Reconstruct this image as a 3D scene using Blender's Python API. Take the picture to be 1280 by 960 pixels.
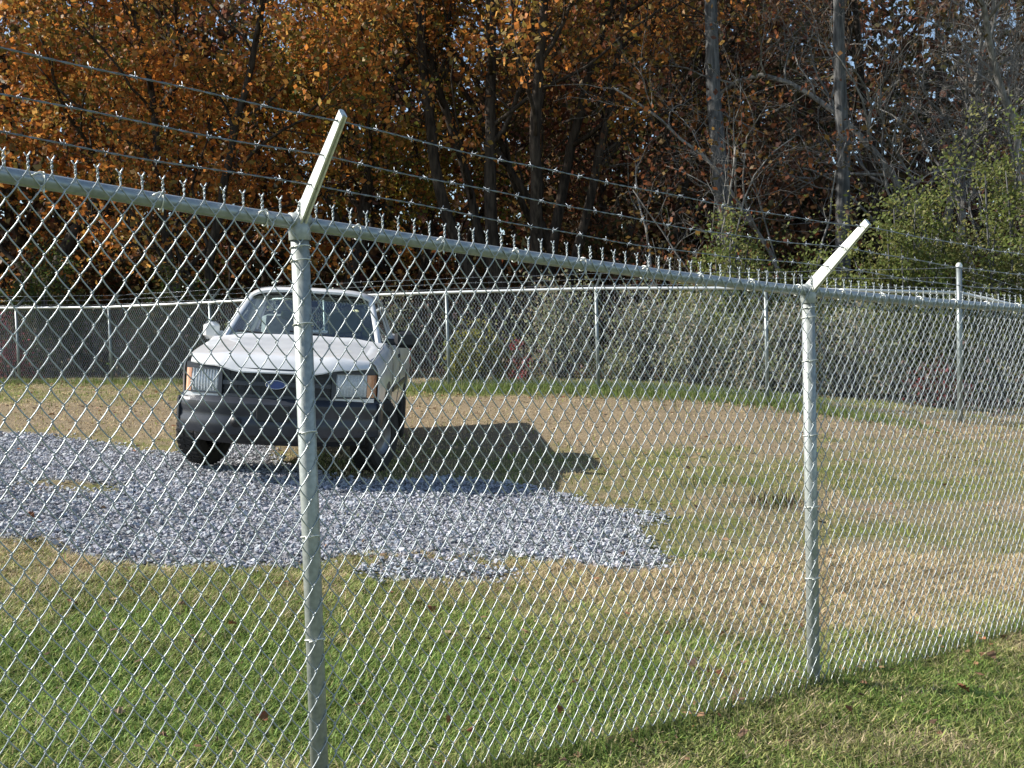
import bpy, math, random
import numpy as np
from mathutils import Vector, Matrix, Quaternion

for _o in list(bpy.data.objects):
    bpy.data.objects.remove(_o)
S = bpy.context.scene
COL = S.collection
PI = math.pi
R = math.radians
random.seed(7)
RNG = np.random.default_rng(11)

# ------------------------------------------------------------------ camera
F_PX = 1300.0                      # focal length in pixels of the 1280 px wide photograph
CAM = Vector((0.0, 0.0, 1.6))
PITCH, ROLL = R(2.7), 0.028
fw = Vector((0, math.cos(PITCH), -math.sin(PITCH)))
r0 = Vector((1, 0, 0)); u0 = r0.cross(fw)
rt = r0 * math.cos(ROLL) - u0 * math.sin(ROLL)
up = u0 * math.cos(ROLL) + r0 * math.sin(ROLL)
cd = bpy.data.cameras.new('camera'); cam = bpy.data.objects.new('camera', cd); COL.objects.link(cam)
cam.matrix_world = Matrix(((rt.x, up.x, -fw.x, CAM.x), (rt.y, up.y, -fw.y, CAM.y), (rt.z, up.z, -fw.z, CAM.z), (0, 0, 0, 1)))
cd.sensor_width = 36.0; cd.lens = 36.0 * F_PX / 1280.0; cd.clip_start = 0.05; cd.clip_end = 2000
S.camera = cam

# ------------------------------------------------------------------ sky, sun, exposure
SUN_AZ, SUN_EL = R(-84), R(37.5)     # azimuth clockwise from +Y (view direction)
w = bpy.data.worlds.new('World'); S.world = w; w.use_nodes = True
nt = w.node_tree; nt.nodes.clear()
sk = nt.nodes.new('ShaderNodeTexSky'); sk.sky_type = 'NISHITA'; sk.sun_disc = False
sk.sun_elevation = SUN_EL; sk.sun_rotation = SUN_AZ % (2 * PI); sk.air_density = 1.0; sk.dust_density = 0.5
bg = nt.nodes.new('ShaderNodeBackground'); bg.inputs[1].default_value = 0.095
wo = nt.nodes.new('ShaderNodeOutputWorld')
nt.links.new(sk.outputs[0], bg.inputs[0]); nt.links.new(bg.outputs[0], wo.inputs[0])
sd = bpy.data.lights.new('sun', 'SUN'); sun = bpy.data.objects.new('sun', sd); COL.objects.link(sun)
sd.energy = 4.6; sd.angle = R(0.55); sd.color = (1.0, 0.95, 0.87)
sv = Vector((math.sin(SUN_AZ) * math.cos(SUN_EL), math.cos(SUN_AZ) * math.cos(SUN_EL), math.sin(SUN_EL)))
sun.rotation_euler = sv.to_track_quat('Z', 'Y').to_euler(); sun.location = sv * 60
S.view_settings.view_transform = 'Standard'; S.view_settings.look = 'None'
S.view_settings.exposure = 0.9; S.view_settings.gamma = 1.0; S.view_settings.use_curve_mapping = False
S.render.engine = 'CYCLES'

# ------------------------------------------------------------------ pixel helpers
def ray(px, py):
    d = fw * F_PX + rt * (px - 640.0) - up * (py - 480.0)
    return d
def at(px, py, Y):
    """point on the view ray of a photo pixel at world depth Y"""
    d = ray(px, py)
    return CAM + d * (Y / d.y)

# ------------------------------------------------------------------ terrain
CP = np.array([
    (-0.69, 3.47, .02), (.157, 4.09, -.08), (1.44, 5.03, -.17), (3.05, 6.2, -.26), (-2.4, 2.3, .20),
    (6.67, 15.5, 0.10), (4.05, 16.6, .42), (1.43, 17.7, .64), (-1.19, 18.8, .68), (-5.98, 20.6, .78), (-8.7, 22.4, .84), (-11, 23.7, .86),
    (9.3, 17.0, -.05), (13, 18, -.1), (-3.24, 10.8, .33), (-1.35, 10.3, .19), (-1.5, 14.2, .24), (-3.5, 14.2, .40), (0.2, 14.6, .28),
    (0, 0, .05), (-4, .5, .40), (5, 2, -.3), (10, 8, -.35), (-15, 8, .8), (-15, 26, .9),
    (0, 27, .8), (10, 27, .35), (-30, 40, 1.0), (0, 42, .8), (30, 40, .4), (-30, 0, 1.1), (30, 0, -.6), (30, 20, -.2)])
def _tps(r2):
    return np.where(r2 > 1e-9, 0.5 * r2 * np.log(np.maximum(r2, 1e-9)), 0.0)
def _fit():
    n = len(CP); xy = CP[:, :2]
    d2 = ((xy[:, None] - xy[None]) ** 2).sum(-1)
    lam = np.full(n, 1.6); lam[:5] = .05; lam[(np.abs(xy[:, 0] + 2) < 2.3) & (xy[:, 1] > 9) & (xy[:, 1] < 15)] = .15
    K = _tps(d2) + np.diag(lam)
    P = np.c_[np.ones(n), xy]
    A = np.block([[K, P], [P.T, np.zeros((3, 3))]])
    return np.linalg.solve(A, np.r_[CP[:, 2], 0, 0, 0])
_W = _fit()
def ground_z(x, y):
    x = np.clip(np.asarray(x, float), -32, 32); y = np.clip(np.asarray(y, float), -6, 44)
    sh = x.shape; x = x.ravel(); y = y.ravel()
    out = np.empty(x.size)
    for a in range(0, x.size, 40000):
        xs, ys = x[a:a + 40000], y[a:a + 40000]
        d2 = (xs[:, None] - CP[None, :, 0]) ** 2 + (ys[:, None] - CP[None, :, 1]) ** 2
        out[a:a + 40000] = _tps(d2) @ _W[:-3] + _W[-3] + _W[-2] * xs + _W[-1] * ys
    return out.reshape(sh)
def gz(x, y):
    return float(ground_z(np.array([x]), np.array([y]))[0])
def pg(px, py):
    """photo pixel -> point on the ground"""
    d = ray(px, py); Y = 3.0
    for _ in range(60):
        p = CAM + d * (Y / d.y)
        h = p.z - gz(p.x, p.y)
        if abs(h) < 1e-3: break
        Y = max(1.0, Y - h * (d.y / d.z) * .8) if d.z < 0 else Y
        Y = min(Y, 60)
    return p.x, p.y

# value noise in numpy
_perm = np.random.default_rng(3).random((256, 256))
def vnoise(x, y, s):
    x = np.asarray(x) * s; y = np.asarray(y) * s
    xi = np.floor(x).astype(int); yi = np.floor(y).astype(int)
    fx = x - xi; fy = y - yi
    fx = fx * fx * (3 - 2 * fx); fy = fy * fy * (3 - 2 * fy)
    g = lambda a, b: _perm[a % 256, b % 256]
    return (g(xi, yi) * (1 - fx) + g(xi + 1, yi) * fx) * (1 - fy) + (g(xi, yi + 1) * (1 - fx) + g(xi + 1, yi + 1) * fx) * fy
def fbm(x, y, s, o=4):
    t = 0; a = 1; n = 0
    for i in range(o):
        t = t + a * vnoise(x + 17.3 * i, y - 9.1 * i, s * 2 ** i); n += a; a *= .55
    return t / n

# ------------------------------------------------------------------ materials
MATS = {}
def new_mat(name):
    m = bpy.data.materials.new(name); m.use_nodes = True
    t = m.node_tree; b = t.nodes['Principled BSDF']
    MATS[name] = m
    return m, t, b
def noise_col(t, scale, c1, c2, detail=4, coord='Object', lo=.35, hi=.65):
    tc = t.nodes.new('ShaderNodeTexCoord'); n = t.nodes.new('ShaderNodeTexNoise')
    n.inputs['Scale'].default_value = scale; n.inputs['Detail'].default_value = detail
    t.links.new(tc.outputs[coord], n.inputs['Vector'])
    r = t.nodes.new('ShaderNodeValToRGB'); r.color_ramp.elements[0].position = lo; r.color_ramp.elements[1].position = hi
    r.color_ramp.elements[0].color = (*c1, 1); r.color_ramp.elements[1].color = (*c2, 1)
    t.links.new(n.outputs[0], r.inputs[0])
    return r.outputs[0], n.outputs[0]
def simple(name, c1, c2=None, rough=.5, metal=0., scale=30, bump=0., spec=.5, coat=0., lo=.35, hi=.65):
    m, t, b = new_mat(name)
    b.inputs['Roughness'].default_value = rough; b.inputs['Metallic'].default_value = metal
    b.inputs['Specular IOR Level'].default_value = spec; b.inputs['Coat Weight'].default_value = coat
    col, nz = noise_col(t, scale, c1, c2 or tuple(x * .8 for x in c1), lo=lo, hi=hi)
    t.links.new(col, b.inputs['Base Color'])
    if bump:
        bp = t.nodes.new('ShaderNodeBump'); bp.inputs['Strength'].default_value = bump; bp.inputs['Distance'].default_value = .01
        t.links.new(nz, bp.inputs['Height']); t.links.new(bp.outputs[0], b.inputs['Normal'])
    return m
simple('galv_post', (.29, .315, .30), (.39, .415, .395), rough=.45, metal=.35, scale=60, bump=.05)
simple('galv_rail', (.27, .31, .33), (.36, .40, .42), rough=.42, metal=.5, scale=40, bump=.04)
simple('galv_wire', (.34, .375, .385), (.47, .505, .515), rough=.45, metal=.5, scale=25)
simple('galv_far', (.20, .23, .225), (.28, .31, .30), rough=.42, metal=.5, scale=12)
simple('far_mesh', (.40, .43, .45), (.50, .53, .55), rough=.5, metal=.5, scale=8)
simple('far_rail', (.62, .65, .64), (.74, .76, .75), rough=.38, metal=.35, scale=12)
simple('arm_steel', (.66, .68, .62), (.80, .80, .74), rough=.42, metal=.35, scale=50, bump=.05)
simple('barb_steel', (.20, .225, .25), (.30, .33, .36), rough=.4, metal=.6, scale=40)
simple('truck_white', (.60, .605, .60), (.70, .70, .69), rough=.32, scale=5, coat=.6)
simple('truck_grey', (.022, .025, .032), (.034, .038, .047), rough=.38, scale=8, coat=.1)
simple('black_plastic', (.012, .012, .014), (.022, .022, .024), rough=.5, scale=20)
simple('tyre_rubber', (.012, .012, .012), (.03, .028, .025), rough=.8, scale=14, bump=.2)
simple('rim_steel', (.16, .16, .165), (.24, .24, .245), rough=.4, metal=.6, scale=10)
simple('chrome', (.75, .75, .77), (.8, .8, .8), rough=.12, metal=1.0)
simple('emblem_blue', (.02, .06, .22), (.03, .07, .26), rough=.25, coat=.8)
simple('lens_clear', (.42, .44, .45), (.60, .62, .62), rough=.12, scale=60, coat=.8)
simple('lens_amber', (.55, .24, .12), (.66, .33, .18), rough=.2, scale=60, coat=.8)
simple('lens_red', (.3, .01, .01), rough=.2, coat=.8)
simple('interior', (.16, .17, .18), (.22, .23, .24), rough=.8, scale=12)
simple('seat_grey', (.40, .42, .42), (.48, .50, .50), rough=.9, scale=25)
simple('reflection_yellow', (.78, .76, .38), (.84, .82, .50), rough=.8, scale=6)  # pale yellow that stands in for reflections on the windshield
simple('gravel_bed', (.10, .10, .105), (.22, .22, .23), rough=.95, scale=60, bump=.6)

# windscreen glass: reflection by Fresnel over a lightly tinted clear pane
m, t, b = new_mat('glass')
t.nodes.remove(b); out = [n for n in t.nodes if n.type == 'OUTPUT_MATERIAL'][0]
tr = t.nodes.new('ShaderNodeBsdfTransparent'); tr.inputs[0].default_value = (.88, .95, .95, 1)
gl = t.nodes.new('ShaderNodeBsdfGlossy'); gl.inputs['Roughness'].default_value = .04
fr = t.nodes.new('ShaderNodeFresnel'); fr.inputs[0].default_value = 2.3
mx = t.nodes.new('ShaderNodeMixShader')
t.links.new(fr.outputs[0], mx.inputs[0]); t.links.new(tr.outputs[0], mx.inputs[1]); t.links.new(gl.outputs[0], mx.inputs[2])
t.links.new(mx.outputs[0], out.inputs[0])

def attr_mat(name, rough=.8, transl=0., spec=.2, gain=1.0):
    """colour comes from the per-piece colour attribute 'col'"""
    m, t, b = new_mat(name)
    a = t.nodes.new('ShaderNodeAttribute'); a.attribute_name = 'col'
    tc = t.nodes.new('ShaderNodeTexCoord'); n = t.nodes.new('ShaderNodeTexNoise'); n.inputs['Scale'].default_value = 35
    t.links.new(tc.outputs['Object'], n.inputs['Vector'])
    mr = t.nodes.new('ShaderNodeMapRange'); mr.inputs[3].default_value = .75 * gain; mr.inputs[4].default_value = 1.25 * gain
    t.links.new(n.outputs[0], mr.inputs[0])
    vm = t.nodes.new('ShaderNodeVectorMath'); vm.operation = 'SCALE'
    t.links.new(a.outputs['Color'], vm.inputs[0]); t.links.new(mr.outputs[0], vm.inputs['Scale'])
    t.links.new(vm.outputs[0], b.inputs['Base Color'])
    b.inputs['Roughness'].default_value = rough; b.inputs['Specular IOR Level'].default_value = spec
    if transl:
        out = [n for n in t.nodes if n.type == 'OUTPUT_MATERIAL'][0]
        tl = t.nodes.new('ShaderNodeBsdfTranslucent'); t.links.new(vm.outputs[0], tl.inputs[0])
        mx = t.nodes.new('ShaderNodeMixShader'); mx.inputs[0].default_value = transl
        t.links.new(b.outputs[0], mx.inputs[1]); t.links.new(tl.outputs[0], mx.inputs[2]); t.links.new(mx.outputs[0], out.inputs[0])
    return m
attr_mat('leaf', rough=.55, transl=.5, spec=.3)
attr_mat('grass', rough=.6, transl=.35, spec=.25)
attr_mat('litter', rough=.7, transl=.15, spec=.3)
attr_mat('stone', rough=.75, spec=.35)

def bark(name, c1, c2, bump=.7):
    m, t, b = new_mat(name)
    tc = t.nodes.new('ShaderNodeTexCoord'); mp = t.nodes.new('ShaderNodeMapping'); mp.inputs['Scale'].default_value = (14, 14, 2.5)
    n = t.nodes.new('ShaderNodeTexNoise'); n.inputs['Scale'].default_value = 1.0; n.inputs['Detail'].default_value = 5
    t.links.new(tc.outputs['Object'], mp.inputs[0]); t.links.new(mp.outputs[0], n.inputs['Vector'])
    r = t.nodes.new('ShaderNodeValToRGB'); r.color_ramp.elements[0].position = .38; r.color_ramp.elements[1].position = .66
    r.color_ramp.elements[0].color = (*c1, 1); r.color_ramp.elements[1].color = (*c2, 1)
    t.links.new(n.outputs[0], r.inputs[0]); t.links.new(r.outputs[0], b.inputs['Base Color'])
    bp = t.nodes.new('ShaderNodeBump'); bp.inputs['Strength'].default_value = bump; bp.inputs['Distance'].default_value = .03
    t.links.new(n.outputs[0], bp.inputs['Height']); t.links.new(bp.outputs[0], b.inputs['Normal'])
    b.inputs['Roughness'].default_value = .9; b.inputs['Specular IOR Level'].default_value = .2
bark('bark_dark', (.022, .017, .013), (.07, .055, .042))
bark('bark_grey', (.055, .055, .055), (.15, .15, .148))
bark('bark_pale', (.12, .115, .105), (.30, .285, .26))

# ground: earth and thatch, tinted by the dry/green attribute
m, t, b = new_mat('turf')
a = t.nodes.new('ShaderNodeAttribute'); a.attribute_name = 'col'
tc = t.nodes.new('ShaderNodeTexCoord')
n1 = t.nodes.new('ShaderNodeTexNoise'); n1.inputs['Scale'].default_value = 28; n1.inputs['Detail'].default_value = 6; n1.inputs['Roughness'].default_value = .7
t.links.new(tc.outputs['Object'], n1.inputs['Vector'])
mr = t.nodes.new('ShaderNodeMapRange'); mr.inputs[1].default_value = .3; mr.inputs[2].default_value = .7; mr.inputs[3].default_value = .65; mr.inputs[4].default_value = 1.4
t.links.new(n1.outputs[0], mr.inputs[0])
vm = t.nodes.new('ShaderNodeVectorMath'); vm.operation = 'SCALE'
t.links.new(a.outputs['Color'], vm.inputs[0]); t.links.new(mr.outputs[0], vm.inputs['Scale']); t.links.new(vm.outputs[0], b.inputs['Base Color'])
bp = t.nodes.new('ShaderNodeBump'); bp.inputs['Strength'].default_value = .55; bp.inputs['Distance'].default_value = .03
t.links.new(n1.outputs[0], bp.inputs['Height']); t.links.new(bp.outputs[0], b.inputs['Normal'])
b.inputs['Roughness'].default_value = .95; b.inputs['Specular IOR Level'].default_value = .1

# ------------------------------------------------------------------ mesh helpers
def mesh_np(name, V, Fs, mat=None, col=None, smooth=False):
    """V (n,3); Fs = list of (m,k) index arrays; col = per-vertex rgb"""
    me = bpy.data.meshes.new(name)
    V = np.asarray(V, np.float32)
    me.vertices.add(len(V)); me.vertices.foreach_set('co', V.ravel())
    if isinstance(Fs, np.ndarray): Fs = [Fs]
    Fs = [np.asarray(f, np.int32) for f in Fs if len(f)]
    tot = sum(f.size for f in Fs); npoly = sum(len(f) for f in Fs)
    me.loops.add(tot); me.polygons.add(npoly)
    me.loops.foreach_set('vertex_index', np.concatenate([f.ravel() for f in Fs]))
    cnt = np.concatenate([np.full(len(f), f.shape[1], np.int32) for f in Fs])
    st = np.concatenate([[0], np.cumsum(cnt)[:-1]]).astype(np.int32)
    me.polygons.foreach_set('loop_start', st); me.polygons.foreach_set('loop_total', cnt)
    me.polygons.foreach_set('use_smooth', np.full(npoly, smooth))
    if col is not None:
        at_ = me.color_attributes.new('col', 'FLOAT_COLOR', 'POINT')
        c4 = np.ones((len(V), 4), np.float32); c4[:, :3] = col
        at_.data.foreach_set('color', c4.ravel())
    if mat: me.materials.append(MATS[mat])
    me.update(calc_edges=True); me.validate()
    return me
class MB:
    """collects shapes, built as one mesh"""
    def __init__(s): s.V = []; s.F4 = []; s.F3 = []; s.n = 0; s.ng = []
    def add(s, V, F):
        V = np.asarray(V, float).reshape(-1, 3); F = np.asarray(F, int)
        (s.F4 if F.shape[1] == 4 else s.F3).append(F + s.n)
        s.V.append(V); s.n += len(V); return s
    def box(s, c, d, rot=None):
        x, y, z = np.array(d) / 2.0
        V = np.array([(a, b_, e) for e in (-z, z) for b_ in (-y, y) for a in (-x, x)])
        if rot is not None: V = V @ np.array(rot).T
        return s.add(V + np.array(c), [(0, 2, 3, 1), (4, 5, 7, 6), (0, 1, 5, 4), (2, 6, 7, 3), (0, 4, 6, 2), (1, 3, 7, 5)])
    def bbox(s, c, d, bev=.01, rot=None):
        """box with chamfered edges"""
        hx, hy, hz = np.array(d) / 2.0; bev = min(bev, hx * .9, hy * .9, hz * .9)
        rings = []
        for z, i in ((-hz, bev), (-hz + bev, 0), (hz - bev, 0), (hz, bev)):
            X, Y = hx - i, hy - i
            rings.append([(-X + bev, -Y, z), (X - bev, -Y, z), (X, -Y + bev, z), (X, Y - bev, z), (X - bev, Y, z), (-X + bev, Y, z), (-X, Y - bev, z), (-X, -Y + bev, z)])
        V = np.array(rings).reshape(-1, 3)
        if rot is not None: V = V @ np.array(rot).T
        F = [(r * 8 + i, r * 8 + (i + 1) % 8, r * 8 + 8 + (i + 1) % 8, r * 8 + 8 + i) for r in range(3) for i in range(8)]
        F += [(7, 6, 1, 0), (6, 5, 2, 1), (5, 4, 3, 2)] + [(24, 25, 30, 31), (25, 26, 29, 30), (26, 27, 28, 29)]
        return s.add(V + np.array(c), F)
    def tube(s, P, r, n=6, cap=True):
        P = np.asarray(P, float); k = len(P)
        r = np.full(k, r) if np.isscalar(r) else np.asarray(r, float)
        T = np.gradient(P, axis=0); T /= np.linalg.norm(T, axis=1)[:, None] + 1e-12
        a = np.array((0, 0, 1.)) if abs(T[0][2]) < .9 else np.array((1., 0, 0))
        U = np.empty_like(P)
        u = np.cross(T[0], a); u /= np.linalg.norm(u)
        for i in range(k):
            u = u - T[i] * (u @ T[i]); u /= np.linalg.norm(u) + 1e-12; U[i] = u
        W = np.cross(T, U)
        th = np.arange(n) * 2 * PI / n
        V = P[:, None] + r[:, None, None] * (np.cos(th)[None, :, None] * U[:, None] + np.sin(th)[None, :, None] * W[:, None])
        i = np.arange(k - 1)[:, None] * n; j = np.arange(n)[None]; j2 = (j + 1) % n
        F = np.stack([i + j, i + j2, i + n + j2, i + n + j], -1).reshape(-1, 4)
        s.add(V.reshape(-1, 3), F)
        if cap:
            b0 = s.n - k * n
            for ring, p in ((np.arange(n)[::-1] + b0, P[0]), (np.arange(n) + b0 + (k - 1) * n, P[-1])):
                s.V.append(p[None]); c = s.n; s.n += 1
                s.F3.append(np.stack([ring, np.roll(ring, -1), np.full(n, c)], -1))
        return s
    def grid(s, G, closed_u=False):
        G = np.asarray(G, float); a, b_ = G.shape[:2]
        i = np.arange(a - 1)[:, None]; j = np.arange(b_ - 1)[None]
        F = np.stack([i * b_ + j, i * b_ + j + 1, (i + 1) * b_ + j + 1, (i + 1) * b_ + j], -1).reshape(-1, 4)
        return s.add(G.reshape(-1, 3), F)
    def slab(s, G, off):
        """grid G (a,b,3) closed with a second grid G+off"""
        G = np.asarray(G, float); H = G + np.asarray(off, float); a, b_ = G.shape[:2]
        V = np.concatenate([G.reshape(-1, 3), H.reshape(-1, 3)]); n = a * b_
        i = np.arange(a - 1)[:, None]; j = np.arange(b_ - 1)[None]
        F = np.stack([i * b_ + j, i * b_ + j + 1, (i + 1) * b_ + j + 1, (i + 1) * b_ + j], -1).reshape(-1, 4)
        rim = [(q, q + 1) for q in range(b_ - 1)] + [(q * b_ + b_ - 1, (q + 1) * b_ + b_ - 1) for q in range(a - 1)] + \
              [((a - 1) * b_ + q + 1, (a - 1) * b_ + q) for q in range(b_ - 1)] + [((q + 1) * b_, q * b_) for q in range(a - 1)]
        E = np.array([(p, p + n, q + n, q) for p, q in rim])
        return s.add(V, np.concatenate([F[:, ::-1], F + n, E]))
    def lathe(s, prof, axis=(0, 0, 1), c=(0, 0, 0), n=24):
        """prof: (radius, along-axis)"""
        prof = np.asarray(prof, float); ax = Vector(axis).normalized()
        q = np.array(Vector((0, 0, 1)).rotation_difference(ax).to_matrix())
        th = np.arange(n) * 2 * PI / n
        V = np.stack([prof[:, None, 0] * np.cos(th), prof[:, None, 0] * np.sin(th), np.repeat(prof[:, 1:], n, 1)], -1).reshape(-1, 3) @ q.T + np.array(c)
        k = len(prof); i = np.arange(k - 1)[:, None] * n; j = np.arange(n)[None]; j2 = (j + 1) % n
        return s.add(V, np.stack([i + j, i + j2, i + n + j2, i + n + j], -1).reshape(-1, 4))
    def mesh(s, name, mat, smooth=False):
        Fs = [np.concatenate(f) for f in (s.F4, s.F3) if f]
        return mesh_np(name, np.concatenate(s.V), Fs, mat, smooth=smooth)
    def build(s, name, mat, parent=None, smooth=False, loc=None):
        return obj(name, s.mesh(name, mat, smooth), parent, loc)
def obj(name, me, parent=None, loc=None, rotz=None):
    o = bpy.data.objects.new(name, me); COL.objects.link(o)
    if parent is not None: o.parent = parent
    if loc is not None: o.location = loc
    if rotz is not None: o.rotation_euler = (0, 0, rotz)
    return o
def empty(name, loc, rotz=0.):
    o = bpy.data.objects.new(name, None); o.empty_display_size = .2; COL.objects.link(o)
    o.location = loc; o.rotation_euler = (0, 0, rotz); return o
def tag(o, label=None, cat=None, group=None, kind=None):
    if label: o['label'] = label
    if cat: o['category'] = cat
    if group: o['group'] = group
    if kind: o['kind'] = kind
    return o
def smooth_by_angle(o, ang=35):
    me = o.data
    me.polygons.foreach_set('use_smooth', [True] * len(me.polygons))
    try: me.set_sharp_from_angle(angle=R(ang))
    except Exception: pass

# ------------------------------------------------------------------ gravel outline (ground polygon, from the photograph)
def poly_in(poly, x, y):
    x = np.asarray(x); y = np.asarray(y); c = np.zeros(x.shape, bool); n = len(poly)
    for i in range(n):
        x1, y1 = poly[i]; x2, y2 = poly[(i + 1) % n]
        c ^= ((y1 > y) != (y2 > y)) & (x < (x2 - x1) * (y - y1) / (y2 - y1 + 1e-12) + x1)
    return c
GR1 = [pg(*p) for p in [(-380, 532), (0, 535), (70, 545), (215, 568), (262, 556), (335, 554), (350, 580), (430, 602), (500, 604), (560, 597), (615, 602), (700, 618),
                        (755, 636), (835, 647), (838, 652), (795, 662), (818, 684), (848, 708), (770, 714), (712, 706), (640, 701), (560, 699),
                        (480, 700), (430, 700), (380, 707), (250, 716), (130, 702), (50, 681), (0, 678), (-150, 672), (-330, 640)]]
GR2 = [pg(*p) for p in [(438, 710), (500, 701), (585, 703), (625, 712), (664, 721), (560, 729), (480, 724)]]
GRX = [pg(*p) for p in [(15, 606), (60, 602), (150, 606), (150, 612), (80, 616)]]
def in_gravel(x, y, jit=.06):
    xx = x + (vnoise(x, y, 6.0) - .5) * jit * 2; yy = y + (vnoise(x + 50, y, 6.0) - .5) * jit * 3
    return (poly_in(GR1, xx, yy) | poly_in(GR2, xx, yy)) & ~poly_in(GRX, xx, yy)

# dryness of the turf: 0 green .. 1 straw
def blob(x, y, cx, cy, sx, sy, a=0.):
    dx, dy = x - cx, y - cy; c, s = math.cos(a), math.sin(a)
    u = (dx * c + dy * s) / sx; v = (-dx * s + dy * c) / sy
    return np.exp(-(u * u + v * v))
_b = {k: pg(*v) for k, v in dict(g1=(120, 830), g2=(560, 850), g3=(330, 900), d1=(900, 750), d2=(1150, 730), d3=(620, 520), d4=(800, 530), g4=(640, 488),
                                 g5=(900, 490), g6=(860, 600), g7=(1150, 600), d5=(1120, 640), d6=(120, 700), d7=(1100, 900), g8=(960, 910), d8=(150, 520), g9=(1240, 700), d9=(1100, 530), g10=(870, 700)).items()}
def dryness(x, y):
    x = np.asarray(x); y = np.asarray(y)
    d = .30 + .62 * (fbm(x, y, .9) - .5) + .9 * (fbm(x + 40, y, 3.2, 3) - .5)
    far = np.clip((y - 5.2) / 2.0, 0, 1)
    d = d + .42 * far
    B = lambda k, sx, sy, w_: w_ * blob(x, y, *_b[k], sx, sy)
    d += B('g1', 1.6, .8, -.32) + B('g2', 1.2, .6, -.3) + B('g3', 1.5, .5, -.15)
    d += B('d1', .9, .9, .35) + B('d2', 2.0, .8, .45) + B('d3', 2.6, 1.6, .5) + B('d4', 3.0, 1.5, .45) + B('d5', 1.4, .5, .3) + B('d6', 2.0, .4, .18)
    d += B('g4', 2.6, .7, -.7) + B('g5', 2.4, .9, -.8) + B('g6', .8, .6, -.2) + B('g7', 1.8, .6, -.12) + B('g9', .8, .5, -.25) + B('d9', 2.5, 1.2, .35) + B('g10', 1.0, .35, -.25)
    d += B('d8', 5.0, 2.4, .5)
    d += np.where(y < 4.8, .05 + .3 * (fbm(x, y, 2.2, 3) - .5), 0)
    return np.clip(d, 0, 1)
GREEN = np.array((.095, .150, .032)); STRAW = np.array((.29, .228, .145)); OLIVE = np.array((.175, .185, .058))
def turf_col(x, y):
    d = dryness(x, y)[..., None]
    c = np.where(d < .5, GREEN * (1 - 2 * d) + OLIVE * 2 * d, OLIVE * (2 - 2 * d) + STRAW * (2 * d - 1))
    return c

def axis(lo, hi, flo, fhi, fine, coarse):
    a = [flo]
    while a[-1] < fhi: a.append(a[-1] + fine)
    st = fine
    while a[-1] < hi: st = min(st * 1.35, coarse); a.append(a[-1] + st)
    st = fine; b_ = []
    x = flo
    while x > lo: st = min(st * 1.35, coarse); x -= st; b_.append(x)
    return np.array(b_[::-1] + a)
gx = axis(-400, 400, -10, 9, .10, 40); gy = axis(-120, 600, 2.0, 21, .10, 40)
GXX, GYY = np.meshgrid(gx, gy)
GZ = ground_z(GXX, GYY)
ing = sum(in_gravel(GXX.ravel() + a_, GYY.ravel() + b_, .05).astype(float) for a_, b_ in ((.18, 0), (-.18, 0), (0, .3), (0, -.3), (0, 0))).reshape(GXX.shape) / 5
near = (np.abs(GXX) < 14) & (GYY > -2) & (GYY < 24)
GZ = GZ + np.where(near, .05 * (fbm(GXX, GYY, 1.4) - .5) + .03 * (fbm(GXX, GYY, 6.0, 2) - .5), 0)
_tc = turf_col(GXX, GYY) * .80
soil = np.array((.10, .075, .05))
_tc = _tc * .88 + soil * .12
wood = np.clip((GYY - (19.5 - .39 * GXX) - 1.0) / 2.0, 0, 1)[..., None]          # leaf-strewn floor under the wood
_tc = _tc * (1 - wood) + np.array((.085, .05, .028)) * wood
_k = (np.clip((ing - .5) / .5, 0, 1) ** 1.5)[..., None]
_tc = _tc * (1 - _k) + np.array((.27, .27, .28)) * _k
clay = blob(GXX, GYY, *pg(893, 842), .20, .10)[..., None]
_tc = _tc * (1 - clay) + np.array((.26, .11, .07)) * clay
nb = len(gx); i = np.arange(len(gy) - 1)[:, None]; j = np.arange(nb - 1)[None]
me = mesh_np('ground', np.stack([GXX, GYY, GZ], -1).reshape(-1, 3), np.stack([i * nb + j, i * nb + j + 1, (i + 1) * nb + j + 1, (i + 1) * nb + j], -1).reshape(-1, 4), 'turf', _tc.reshape(-1, 3), smooth=True)
ground = tag(obj('ground', me), kind='structure', label='grassy yard sloping up to the wood')
def surf(x, y):
    """height of the finished ground sheet"""
    z = ground_z(x, y)
    nr = (np.abs(x) < 14) & (y > -2) & (y < 24)
    return z + np.where(nr, .05 * (fbm(x, y, 1.4) - .5) + .03 * (fbm(x, y, 6.0, 2) - .5), 0)

# ------------------------------------------------------------------ near fence
P1 = Vector((-0.69, 3.47, 0)); P2 = Vector((1.44, 5.03, 0))
FD = (P2 - P1); BAY = FD.length; FD.normalize(); FANG = math.atan2(FD.y, FD.x)
def near_rail_samples():
    """rail height above the origin at positions along the fence, read off the photograph"""
    pts = []
    for px, py in ((-60, 205), (0, 217), (190, 249), (380, 284), (690, 326), (1012, 364), (1190, 376), (1280, 388)):
        d = ray(px, py)
        # intersect with the vertical plane of the fence
        n = Vector((-FD.y, FD.x, 0)); k = (P1 - CAM).dot(n) / d.dot(n); p = CAM + d * k
        pts.append(((p - P1).dot(FD), p.z))
    return np.array(pts)
_rs = near_rail_samples()
_pf = np.polyfit(_rs[:, 0], _rs[:, 1], 2)
def rail_z(s): return np.polyval(_pf, np.clip(s, -3.2, 6.2))
HF, WV = 1.83, .0953 / 2            # fabric height, half a mesh in height
WH = BAY / 84.0                     # half a mesh in width
WD = .0045                          # wire diameter
NLEG = 41
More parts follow.
